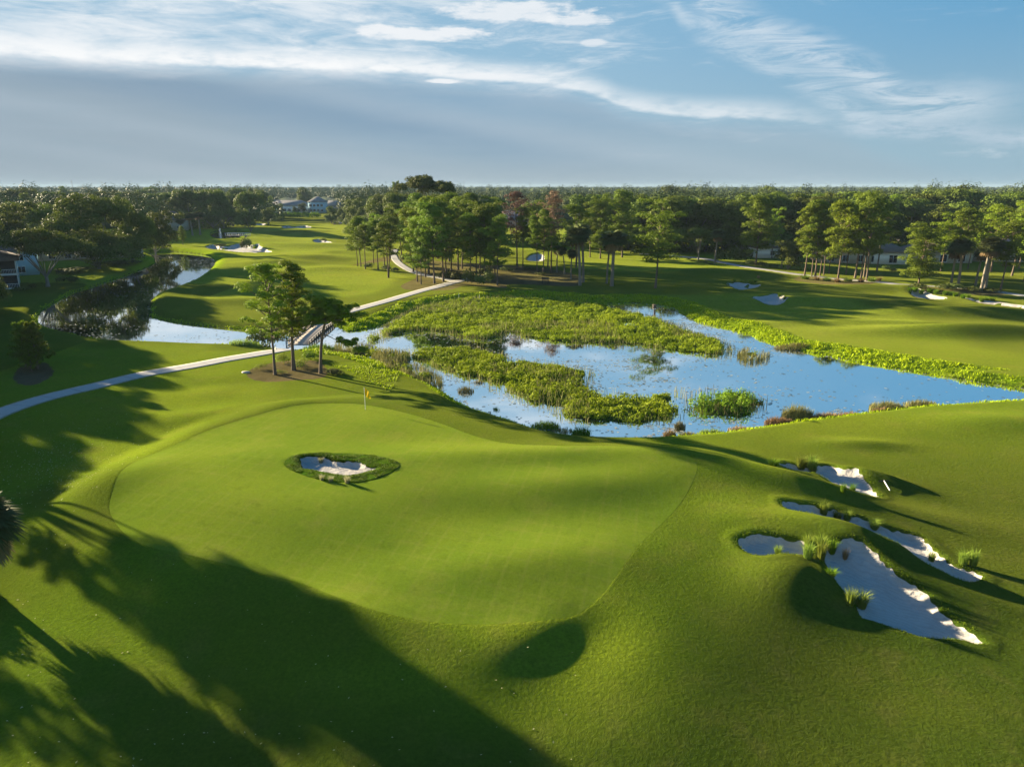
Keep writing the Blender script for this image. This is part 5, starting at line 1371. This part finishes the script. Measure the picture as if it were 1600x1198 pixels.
tuft(1262, 855, 30, 28, "big bright clump between the small and the large bunker, back left"); tuft(1283, 858, 34, 30, "big clump between the small and the large bunker, back middle"); tuft(1299, 862, 24, 28, "big darker clump between the small and the large bunker, back right", TUD)
tuft(1320, 873, 18, 24, "yellow-brown clump at the top of the large bunker", TUR)
tuft(1299, 899, 26, 14, "dark flattened clump on the left lip of the large bunker", TUD)
tuft(1328, 944, 30, 34, "large clump on the front lip of the large bunker, left half"); tuft(1344, 948, 34, 34, "large clump on the front lip of the large bunker, right half")
tuft(502, 723, 14, 12, "small pale clump on the back lip of the bunker in the green", TUP)
tuft(503, 750, 14, 12, "pale clump on the front lip of the green's bunker, left of a pair", TUP); tuft(517, 752, 16, 12, "pale clump on the front lip of the green's bunker, right of a pair", TUP)
tuft(543, 755, 18, 17, "taller pale clump at the front of the green's bunker, right of the pair", TUP)
# clumps by the far bunkers
for k, (px, py) in enumerate([(1148, 441), (1158, 444), (1172, 442), (1180, 441)]): tuft(px, py, 9, 7, f"tiny dark clump at the far bunker above the pond, {ORD[k]} of four" if k else "tiny dark clump at the far bunker above the pond, leftmost of four", TUD, "clumps at the far right bunkers")
for k, (px, py) in enumerate([(1218, 463), (1226, 468)]): tuft(px, py, 9, 8, ("upper", "lower")[k] + " dark clump at the right end of the far white bunker", TUD, "clumps at the far right bunkers")
for k, (px, py) in enumerate([(1422, 455), (1430, 452), (1440, 455), (1452, 457), (1462, 459), (1476, 461), (1484, 462), (1492, 463), (1504, 466), (1512, 466), (1534, 470), (1541, 472), (1550, 473)]):
    tuft(px, py, 12, 9, f"dark clump along the far right bunker, {ORD[k]} from the left" if k else "dark clump at the left end of the blue-shaded far right bunker", TUD, "clumps along the far right bunker")
for k, (px, py) in enumerate([(1258, 436), (1276, 438), (1292, 439), (1308, 441), (1325, 440), (1345, 441), (1362, 440), (1372, 439)]):
    tuft(px, py, 20, 9, f"olive clump under the roadside pines, {ORD[k]} from the left" if k else "olive clump under the roadside pines, the leftmost", TUR if k % 2 else TU[1], "clumps under the roadside pines")

# ragged turf hanging over the bunker lips, and the thick rough round the one in the green
g = np.random.default_rng(82); mb = MB()
for p in near_b:
    q = smooth_poly(p, 3); q = np.r_[q, q[:1]]; s_ = np.r_[0, np.cumsum(np.linalg.norm(np.diff(q, axis=0), axis=1))]
    n = int(s_[-1] * 70); u_ = g.uniform(0, s_[-1], n)
    x = np.interp(u_, s_, q[:, 0]) + g.normal(0, .09, n); y = np.interp(u_, s_, q[:, 1]) + g.normal(0, .09, n)
    mb.blades(np.c_[x, y, h(x, y) - .02], (.06 + .13 * np.clip(vnoise(x, y, .8, 3) + .3, 0, 1)) * g.uniform(.6, 1.2, n), .03, 1.2, g.random(n), g)
q = g.uniform(ring.min(0), ring.max(0), (26000, 2)); k = (sd_poly(q[:, 0], q[:, 1], ring, 2) < -.02) & (sd_poly(q[:, 0], q[:, 1], near_b[4], 2) > -.1); q = q[k]; n = len(q)
mb.blades(np.c_[q, h(q[:, 0], q[:, 1]) - .02], g.uniform(.05, .13, n) * (1 + vnoise(q[:, 0], q[:, 1], .6, 4)), .035, 1.0, g.random(n), g)
tag(mb.build("lip_grass", leaf_mat("lip_grass_blades", (.06, .11, .004), (.17, .23, .01), .2, .6, rnd=0)), "ragged longer grass round the bunker lips", kind='stuff')

# shrubs
BU = [make_bush(501), make_bush(502), make_bush(503, 1, .8)]
BD = [make_bush(504, mat=mat_marsh_d), make_bush(505, 1, .7, mat=mat_tuft, n=600, leaf=.16, asp=.25)]
def shrub(px, py, wpx, hpx, label, me=None, group=None, name="shrub", cat="shrub"):
    x, y, z = G(px, py); d = math.hypot(x, y, CAM_H); m = d / FPX
    o = obj(name, me or BU[int(px) % 3], None, (x, y, z - .05)); o.rotation_euler[2] = random.uniform(0, 6.28)
    s = wpx * m / 1.9; o.scale = (s, s, hpx * m / 1.05)
    return tag(o, label, cat, group)
shrub(408, 577, 20, 14, "yellow-green clump left in the mulch bed of the three pines", BD[1], "clumps in the mulch bed"); shrub(445, 566, 30, 20, "pale clump by the path in the mulch bed of the three pines", BD[1], "clumps in the mulch bed")
shrub(472, 574, 32, 20, "round clump right of the middle trunk in the mulch bed", BD[1], "clumps in the mulch bed"); shrub(486, 562, 28, 16, "olive clump behind the low spreading pine's trunk", BD[0], "clumps in the mulch bed")
shrub(440, 583, 20, 9, "low clump between the left and middle trunks", BD[1], "clumps in the mulch bed"); shrub(528, 583, 34, 9, "dark low shrub right of the low spreading pine", BU[0])
shrub(222, 484, 34, 16, "rounded dark shrub on the bank point between the two arms of the creek", BU[1]); shrub(228, 494, 26, 16, "smaller shrub in front of the bank point shrub", BU[2])
shrub(412, 540, 40, 28, "dark bush at the left end of the footbridge", BU[0]); shrub(430, 532, 34, 26, "second dark bush at the left end of the footbridge, nearer the water", BU[2])
shrub(95, 441, 16, 9, "clipped dark shrub right of the forked oak, left one", BU[0]); shrub(112, 441, 22, 9, "clipped dark shrub right of the forked oak, right one", BU[1])
shrub(35, 454, 28, 7, "low shrub in front of the balconies", BU[2]); shrub(48, 450, 14, 6, "low shrub at the corner of the balconies", BU[0])
shrub(120, 427, 60, 9, "long dark shrub bed behind the creek oaks, left part", BU[1]); shrub(185, 414, 60, 9, "long dark shrub bed behind the creek oaks, right part", BU[2])
shrub(382, 391, 12, 18, "small bushy tree standing in the left far bunker, left of two", BU[1]); shrub(390, 391, 14, 20, "small bushy tree standing in the left far bunker, right of two", BU[0]); shrub(345, 387, 18, 5, "low shrub in the left end of the far bunker", BU[0])
shrub(505, 377, 12, 5, "low dark shrub in the small bunker left of the central stand", BU[0])
shrub(1185, 436, 6, 6, "small reddish shrub above the far bunker", make_bush(510, mat=mat_rust))
for k, (px, py, w, hh_) in enumerate([(577, 419, 18, 9), (600, 423, 22, 9), (617, 424, 14, 8), (638, 410, 30, 18), (655, 416, 26, 16), (700, 434, 40, 12), (720, 436, 30, 12), (735, 446, 24, 26), (748, 448, 22, 22), (768, 444, 26, 24), (790, 424, 26, 8), (830, 422, 30, 7), (850, 430, 30, 6), (760, 430, 30, 14)]):
    shrub(px, py, w, hh_, f"undergrowth shrub beneath the central stand, {ORD[k]} from the left" if k else "undergrowth shrub beneath the central stand, the leftmost", None, "undergrowth of the central stand")
for k, (px, py, w, hh_) in enumerate([(1074, 406, 9, 3), (1082, 408, 9, 3), (1092, 410, 9, 3), (1102, 411, 9, 3), (1111, 413, 9, 3), (1126, 408, 22, 16), (1143, 409, 24, 24), (1158, 410, 26, 24), (1172, 413, 20, 8), (1190, 415, 20, 8), (1208, 418, 22, 7)]):
    shrub(px, py, w, hh_, f"shrub along the right cart path, {ORD[k]} from the left" if k else "shrub along the right cart path, the leftmost", None, "shrubs along the right cart path")
for k, (px, py, w, hh_) in enumerate([(1384, 423, 12, 8), (1398, 425, 12, 6), (1440, 450, 30, 8), (1470, 452, 34, 7), (1500, 452, 34, 8), (1520, 455, 30, 8), (1550, 456, 30, 7)]):
    shrub(px, py, w, hh_, f"shrub before the right houses, {ORD[k]} from the left" if k else "shrub before the right houses, the leftmost", None, "shrubs before the right houses")
for k, px in enumerate(range(428, 506, 13)):
    shrub(px, 342, 16, 12, f"clipped section of the far dark hedge, {ORD[k]} from the left" if k else "clipped section of the far dark hedge, the leftmost", BD[0], "far dark hedge", "hedge", "hedge")
shrub(884, 380, 12, 16, "bright yellow-green small tree glowing between the palms", make_bush(511, mat=mat_flower))

# dark undergrowth at the foot of the woods
g = np.random.default_rng(90); mb = MB()
for (x0, x1, yb) in ((985, 1160, 396), (1130, 1420, 396), (1400, 1640, 402), (780, 1000, 388), (255, 372, 358), (370, 440, 345), (540, 640, 366)):
    for k in range(int((x1 - x0) / 2.2)):
        px = g.uniform(x0, x1); x, y = P(px, yb + g.uniform(-5, 1)); z = float(h_base([x], [y])[0]); rr = g.uniform(1.2, 2.6)
        puff_leaves(mb, np.array([x, y, z + rr * .5]), rr, 90, .6, g, .6, 1.0, .3 + g.uniform(-.2, .2))
tag(mb.build("undergrowth", mat_oak), "dark undergrowth filling the foot of the woods", kind='stuff')

# ------------------------------------------------------------------ buildings
def building(x, y, rz, name, label, cat, body, roof, w, d, hh_, roof_h, ov=.6, gable=False, wins=(), wmat=None, group=None):
    """a house: wall, hip or gable roof, windows on the front (-y) face; wins = (x, z, w, h)"""
    e = bpy.data.objects.new(name, None); COL.objects.link(e); e.location = (x, y, float(h_base([x], [y])[0]) - .1); e.rotation_euler[2] = rz
    tag(e, label, cat, group)
    mb = MB(); mb.box((0, 0, hh_ / 2), (w, d, hh_)); mb.build("wall", body, e)
    rb = MB(); a, b_ = w / 2 + ov, d / 2 + ov; r = 0 if not gable else 1
    rx = a if gable else max(a - b_, .3)
    v = [(-a, -b_, hh_ - .05), (a, -b_, hh_ - .05), (a, b_, hh_ - .05), (-a, b_, hh_ - .05), (-a, -b_, hh_ + .2), (a, -b_, hh_ + .2), (a, b_, hh_ + .2), (-a, b_, hh_ + .2), (-rx, 0, hh_ + roof_h), (rx, 0, hh_ + roof_h)]
    rb.add(v, [(0, 1, 5, 4), (1, 2, 6, 5), (2, 3, 7, 6), (3, 0, 4, 7), (0, 3, 2, 1), (4, 5, 9, 8), (6, 7, 8, 9)]); rb.T.append(np.array([(5, 6, 9), (7, 4, 8)]) + rb.n - 10)
    rb.build("roof", roof, e)
    for (wx, wz, ww, wh) in wins:
        fb = MB()
        for dx, dz, sx, sz in ((0, wh / 2, ww + .2, .12), (0, -wh / 2, ww + .2, .12), (-ww / 2, 0, .12, wh - .12), (ww / 2, 0, .12, wh - .12), (0, 0, .07, wh - .12)):
            fb.box((wx + dx, -d / 2 - .04, wz + dz), (sx, .12, sz))
        f = fb.build("window", mat_trim, e)
        gb = MB(); gb.box((wx, -d / 2 - .005, wz), (ww - .1, .05, wh - .1)); gb.build("pane", wmat or mat_glass, f)
    return e
def at(px, py): x, y, z = G(px, py); return x, y
def corner(px, py, rz, w, d):
    """centre of a building whose front right corner stands at a picture point"""
    x, y = at(px, py); c_, s_ = math.cos(rz), math.sin(rz); return x - (w / 2 * c_ + d / 2 * s_), y - (w / 2 * s_ - d / 2 * c_)
# two-storey apartments at the left edge: porch bay with balcony in front of a pale wing
x, y = corner(29, 450, R(32), 16, 12)
e = building(x, y, R(32), "apartment_building", "two-storey apartment block with screened balconies and brown roof at the left edge", "building", mat_bluew_shade, mat_roof, 16, 12, 6.1, 2.6, .8,
             wins=[(-5, 1.6, 1.6, 1.5), (-5, 4.6, 1.6, 1.5)])
pb = MB(); pb.box((5.2, -6.7, .15), (6.4, 1.6, .3)); pb.box((5.2, -6.7, 3.15), (6.6, 1.7, .28)); pb.build("balcony_slab", mat_trim, e)
for z0 in (0.3, 3.29):
    for xx in (2.1, 5.2, 8.3):
        b1 = MB(); b1.box((xx, -7.4, z0 + 1.37), (.16, .16, 2.7)); b1.build("post", mat_trim, e)
    b1 = MB()
    for xx in np.arange(2.35, 8.2, .28): b1.box((xx, -7.4, z0 + .45), (.05, .05, .85))
    b1.box((5.2, -7.4, z0 + .92), (6.0, .08, .07)); b1.build("railing", mat_trim, e)
    b1 = MB(); b1.box((5.2, -6.12, z0 + 1.3), (5.8, .12, 2.5)); b1.build("screen_panel", mat_screen, e)
rb = MB(); rb.add([(1.6, -8.1, 6.0), (8.9, -8.1, 6.0), (8.9, -5.2, 6.0), (1.6, -5.2, 6.0), (1.6, -8.1, 6.2), (8.9, -8.1, 6.2), (8.9, -5.2, 6.95), (1.6, -5.2, 6.95)], [(0, 1, 5, 4), (4, 5, 6, 7), (1, 2, 6, 5), (3, 0, 4, 7), (0, 3, 2, 1)]); rb.build("porch_roof", mat_roof, e)
x, y = corner(62, 429, R(32), 9, 9)
building(x, y, R(32), "apartment_wing", "white apartment wing, blue shade painted on, behind the balconies, one window showing", "building", mat_bluew_shade, mat_roof, 9, 9, 6.0, 2.0, .6, wins=[(1.0, 1.6, 1.6, 1.5), (1.0, 4.5, 1.6, 1.5)])
x, y = corner(45, 408, R(32), 22, 12)
building(x, y, R(32), "apartment_building", "apartment block further back, only its brown roof above the porch", "building", mat_tan, mat_roof, 22, 12, 6.2, 3.0, .8, wins=[(4, 4.5, 1.5, 1.4), (8, 4.5, 1.5, 1.4)])
x, y = corner(208, 402, R(30), 24, 10)
building(x, y, R(30), "garden_house", "low tan house hidden under the largest creek oak", "house", mat_tan, mat_roof, 30, 10, 3.2, 2.6, .8, wins=[(q, 1.5, 1.6, 1.6) for q in (-9, -5, -1, 3, 7)])
x, y = at(246, 362)
building(x, y + 10, R(20), "garden_house", "house whose brown roof slopes out right of the creek oaks", "house", mat_tan, mat_roof, 20, 12, 5.0, 4.2, .8, wins=[(q, 1.5, 1.6, 1.6) for q in (-6, 0, 6)])
x, y = at(50, 362)
building(x, y, R(5), "garden_house", "house with a pale grey roof between the crowns at the left", "house", mat_tan, mat_roofg, 16, 10, 7.5, 3.0, .6, wins=[(q, 5, 1.6, 1.6) for q in (-4, 0, 4)])
# far houses at the end of the left fairway
x, y = 0, 610
def fx(px, d): return (px - 800) / FPX * (d * CP + 17 * SP)
building(fx(497, 600), 600, R(0), "blue_house", "blue and white two-storey house at the far end of the left fairway", "house", mat_bluew_shade, mat_roofg, 13, 12, 8.6, 4.5, .6, wins=[(q, z_, 2.0, 1.9) for q in (-4.4, -1.4, 1.6, 4.6) for z_ in (2.2, 6.0)])
building(fx(452, 610), 610, R(0), "far_house", "wide grey-roofed house left of the blue house", "house", mat_white, mat_roofg, 34, 14, 5.6, 4.4, .8, wins=[(q, 2.2, 2.4, 2.2) for q in range(-14, 15, 4)])
building(fx(520, 620), 620, R(0), "far_house", "grey house with a pale screened porch right of the blue house", "house", mat_roofg, mat_roofg, 18, 12, 5.4, 4.0, .6, wins=[(q, 2.2, 2.4, 2.2) for q in (-6, -2, 2, 6)])
# house behind the two brown pines
building(fx(800, 400), 400, R(-8), "far_house", "grey-roofed house with a pink gable behind the brown pines", "house", mat_roofr, mat_roofg, 22, 12, 3.4, 4.6, .8, wins=[(q, 1.6, 2.2, 1.8) for q in (-8, -4, 0, 4, 8)])
# houses along the right
x, y = at(1384, 413)
building(x, y + 6, R(-6), "garden_house", "low white-walled house with a brown roof right of the roadside stand", "house", mat_white, mat_roof, 13, 11, 3.4, 3.2, .8, wins=[(2.6, 1.5, 2.2, 2.2), (-3.6, 1.5, 2.0, 1.8)])
x, y = at(1325, 412)
building(x, y + 6, R(-6), "garden_house", "low house with a brown roof behind the roadside stand", "house", mat_tan, mat_roof, 14, 11, 3.4, 3.0, .8, wins=[(q, 1.5, 1.8, 1.8) for q in (-4, 0, 4)])
x, y = at(1210, 404)
building(x, y + 6, R(0), "garden_house", "small white house wall glimpsed left of the roadside stand", "house", mat_white, mat_roof, 10, 8, 3.0, 2.2, .6, wins=[(0, 1.5, 1.4, 1.4)])
x, y = at(1478, 412)
building(x, y + 6, R(-4), "garden_house", "dark-walled house behind the bushy pine and the palms", "house", mat_tan, mat_roof, 16, 10, 3.2, 3.0, .8, wins=[(q, 1.4, 2.0, 2.0) for q in (-5, 0, 5)])
x, y = at(1572, 410)
building(x, y + 6, R(-4), "garden_house", "house with a pinkish roof end near the right edge", "house", mat_tan, mat_roofr, 16, 10, 3.2, 3.6, .8, wins=[(q, 1.4, 2.0, 2.0) for q in (-5, 0, 5)])

# ------------------------------------------------------------------ footbridge
pa, pb_ = np.array(path_a[-1]), np.array(path_b[0])
za, zb = float(h([pa[0]], [pa[1]])[0]), float(h([pb_[0]], [pb_[1]])[0])
L = float(np.linalg.norm(pb_ - pa)) + 2.0; ang = math.atan2(pb_[1] - pa[1], pb_[0] - pa[0])
br = bpy.data.objects.new("footbridge", None); COL.objects.link(br); c = (pa + pb_) / 2
br.location = (c[0], c[1], (za + zb) / 2 + .10); br.rotation_euler[2] = ang
tag(br, "timber footbridge with low curb rails carrying the cart path over the creek", "bridge")
Wd = 3.0
mb = MB()
for q in np.arange(-L / 2, L / 2, .30): mb.box((q + .15, 0, .25 * (1 - (2 * q / L) ** 2)), (.27, Wd, .08), tint=rng.random())
mb.build("deck", mat_deck, br)
for sgn in (-1, 1):
    mb = MB(); n = 14
    for q in range(n):
        x0 = -L / 2 + (q + .5) * L / n; mb.box((x0, sgn * (Wd / 2 - .12), .28 * (1 - (2 * x0 / L) ** 2) - .28), (L / n + .02, .22, .42))
    mb.build("beam", mat_timber, br)
    rl = bpy.data.objects.new("rail", None); 
    mb = MB()
    pts = [(x0, sgn * (Wd / 2 + .08), .25 * (1 - (2 * x0 / L) ** 2) + .42) for x0 in np.linspace(-L / 2, L / 2, 15)]
    for a_, b2 in zip(pts[:-1], pts[1:]):
        m_ = [(a_[t] + b2[t]) / 2 for t in range(3)]
        mb.box(m_, (L / 14 + .01, .16, .14)); mb.box((m_[0], m_[1], m_[2] - .28), (L / 14 + .01, .10, .10))
    bpy.data.objects.remove(rl)
    mb.build("rail", mat_deck, br)
    mb = MB()
    for p in pts: mb.box((p[0], p[1] + sgn * .1, p[2] - .25), (.12, .12, .62))
    mb.build("rail_posts", mat_timber, br)
for x0 in np.linspace(-L / 2 + 2.5, L / 2 - 2.5, 4):
    for sgn in (-1, 1):
        mb = MB(); mb.tube([(x0, sgn * 1.25, -2.6), (x0, sgn * 1.25, -.2)], .15, 8); mb.build("pile", mat_timber, br)

# ------------------------------------------------------------------ small things
x, y, z = G(571, 640)
fl = bpy.data.objects.new("flagstick", None); COL.objects.link(fl); fl.location = (x, y, z); fl.rotation_euler[2] = R(-35); fl.scale = (1.8, 1.8, 1.0); tag(fl, "golf flagstick with a yellow flag on the back of the green", "flag")
mb = MB(); mb.tube([(0, 0, -.1), (0, 0, 2.15)], .012, 6); mb.build("pole", mat_white, fl)
mb = MB(); vv = []; nx, nz_ = 8, 6
for a in range(nz_):
    for b_ in range(nx):
        u_, v_ = b_ / (nx - 1), a / (nz_ - 1)
        vv.append((.015 + .36 * u_ , .05 * math.sin(u_ * 5 + v_ * 2) * u_, 2.13 - .75 * v_ - .30 * u_ * (1 - .3 * v_)))
n0 = len(vv); vv2 = [(a_, b2 + .006, c_) for a_, b2, c_ in vv]
F = [(a * nx + b_, a * nx + b_ + 1, (a + 1) * nx + b_ + 1, (a + 1) * nx + b_) for a in range(nz_ - 1) for b_ in range(nx - 1)]
mb.add(vv, F); mb.add(vv2, [f[::-1] for f in F]); mb.build("flag", mat_yellow, fl, True)
x2, y2, z2 = G(572.5, 640)
# bunker rake lying on the slope
x, y, z = G(1381, 752); x1, y1, z1 = G(1390, 768)
rk = bpy.data.objects.new("bunker_rake", None); COL.objects.link(rk); rk.location = (x, y, z + .05); tag(rk, "white-handled rake lying on the slope right of the top right bunker", "rake")
mb = MB(); mb.tube([(0, 0, .02), (x1 - x, y1 - y, z1 - z + .06)], .035, 6); mb.build("handle", mat_white, rk)
dv = np.array([x1 - x, y1 - y]); dv /= np.linalg.norm(dv); pv = np.array([-dv[1], dv[0]])
mb = MB(); a3 = np.r_[pv * .35, .02]; mb.tube([-a3, a3], .035, 6)
for q in np.linspace(-.33, .33, 9): mb.tube([np.r_[pv * q, 0.02], np.r_[pv * q, -.10]], .012, 4)
mb.build("rake_head", mat_dark, rk)
# nest-box post in the channel
x, y = P(1022, 492, WL)
po = bpy.data.objects.new("nest_box", None); COL.objects.link(po); po.location = (x, y, WL - .5); tag(po, "dark nest box on a post standing in the channel behind the marsh", "nest box")
mb = MB(); mb.tube([(0, 0, 0), (0, 0, 1.5)], .09, 6); mb.build("post", mat_timber, po)
mb = MB(); mb.box((0, 0, 1.85), (.55, .5, .75)); mb.box((0, 0, 2.28), (.75, .7, .07)); bx_ = mb.build("box", mat_timber, po)
mb = MB(); mb.box((0, -.27, 1.6), (.5, .03, .12)); mb.build("white_band", mat_white, bx_)
# ball-washer stand / bench by the path beyond the pond
x, y, z = G(852, 443)
be = bpy.data.objects.new("bench", None); COL.objects.link(be); be.location = (x, y, z); tag(be, "small dark bench in the shade beyond the pond, before the two brown pines", "bench")
for sx in (-.6, .6):
    mb = MB(); mb.box((sx, 0, .35), (.12, .5, .7)); mb.build("leg", mat_timber, be)
mb = MB(); mb.box((0, 0, .74), (1.6, .5, .08)); mb.build("seat", mat_timber, be)
mb = MB(); mb.box((0, .25, 1.1), (1.6, .06, .5)); mb.build("backrest", mat_timber, be)
# white marker stakes on the far bank
for k, (px, py, lb) in enumerate(((717, 466, "white hazard stake on the far bank above the marsh, left of two"), (749, 468, "white hazard stake on the far bank above the marsh, right of two"))):
    x, y, z = G(px, py); mb = MB(); mb.tube([(0, 0, 0), (0, 0, .9)], .04, 6); mb.tube([(0, 0, .9), (0, 0, .97)], [.04, .01], 6)
    tag(mb.build("marker_stake", mat_white, loc=(x, y, z)), lb, "stake", "white hazard stakes")
# far pond: footbridge and fountain
x, y, z = G(372, 371)
fb = bpy.data.objects.new("footbridge", None); COL.objects.link(fb); fb.location = (x, y, WL); tag(fb, "small pale footbridge at the right end of the far pond", "bridge")
mb = MB(); mb.box((0, 0, 1.3), (10, 2.4, .2)); mb.build("deck", mat_deck, fb)
for sgn in (-1, 1):
    mb = MB(); mb.box((0, sgn * 1.2, 2.3), (10, .1, .12))
    for q in np.linspace(-4.9, 4.9, 7): mb.box((q, sgn * 1.2, 1.8), (.14, .12, 1.1))
    mb.build("railing", mat_trim, fb)
for q in (-3.5, 0, 3.5):
    mb = MB(); mb.box((q, 0, .5), (.3, 2.2, 1.6)); mb.build("pile", mat_timber, fb)
x, y, z = P(345, 372, WL) + (WL,)
mb = MB(); g = np.random.default_rng(5); n = 260; u_ = g.random(n)
C_ = np.c_[g.normal(0, .25, n) * (1.6 - u_), g.normal(0, .25, n) * (1.6 - u_), 4.2 * u_]
mb.leaves(C_, g.normal(size=(n, 3)), .28, .6, .8, g=g); mb.tube([(0, 0, 0), (0, 0, 3.6)], [.12, .05], 5)
tag(mb.build("fountain", mat_white, loc=(x, y, z)), "thin white fountain jet on the far pond", "fountain")
# pale edging rock by the mulch bed and a far cart
x, y, z = G(384, 582)
mb = MB(); g = np.random.default_rng(6)
for k in range(1):
    a = np.linspace(0, 2 * np.pi, 9, endpoint=False)
    ringv = [(math.cos(t) * .55 * (1 + .2 * math.sin(3 * t)), math.sin(t) * .35, -.05) for t in a]; topv = [(v[0] * .7, v[1] * .7, .13) for v in ringv]
    mb.add(ringv + topv + [(0, 0, .16)], [(q, (q + 1) % 9, 9 + (q + 1) % 9, 9 + q) for q in range(9)]); mb.T.append(np.array([(9 + q, 9 + (q + 1) % 9, 18) for q in range(9)]) + mb.n - 19)
tag(mb.build("edging_stone", mat_rock, loc=(x, y, z)), "flat pale stone at the left tip of the mulch bed", "stone")

# ------------------------------------------------------------------ the air
hb = MB(); hb.box((0, 0, 0), (2, 2, 2)); hz = obj("haze", hb.mesh("haze", None)); hz.location = (0, 0, 16.5); hz.scale = (9600, 9600, 21.5)
mh = bpy.data.materials.new("haze"); mh.use_nodes = True; t = mh.node_tree; t.nodes.clear(); N = NT(t)
v = N.n('ShaderNodeVolumePrincipled', ins={'Color': (0.30, 0.42, 0.55, 1), 'Density': 0.00011, 'Anisotropy': 0.0}); o = N.n('ShaderNodeOutputMaterial'); N.link(v.outputs[0], o.inputs['Volume'])
hz.data.materials.append(mh); tag(hz, kind='stuff')
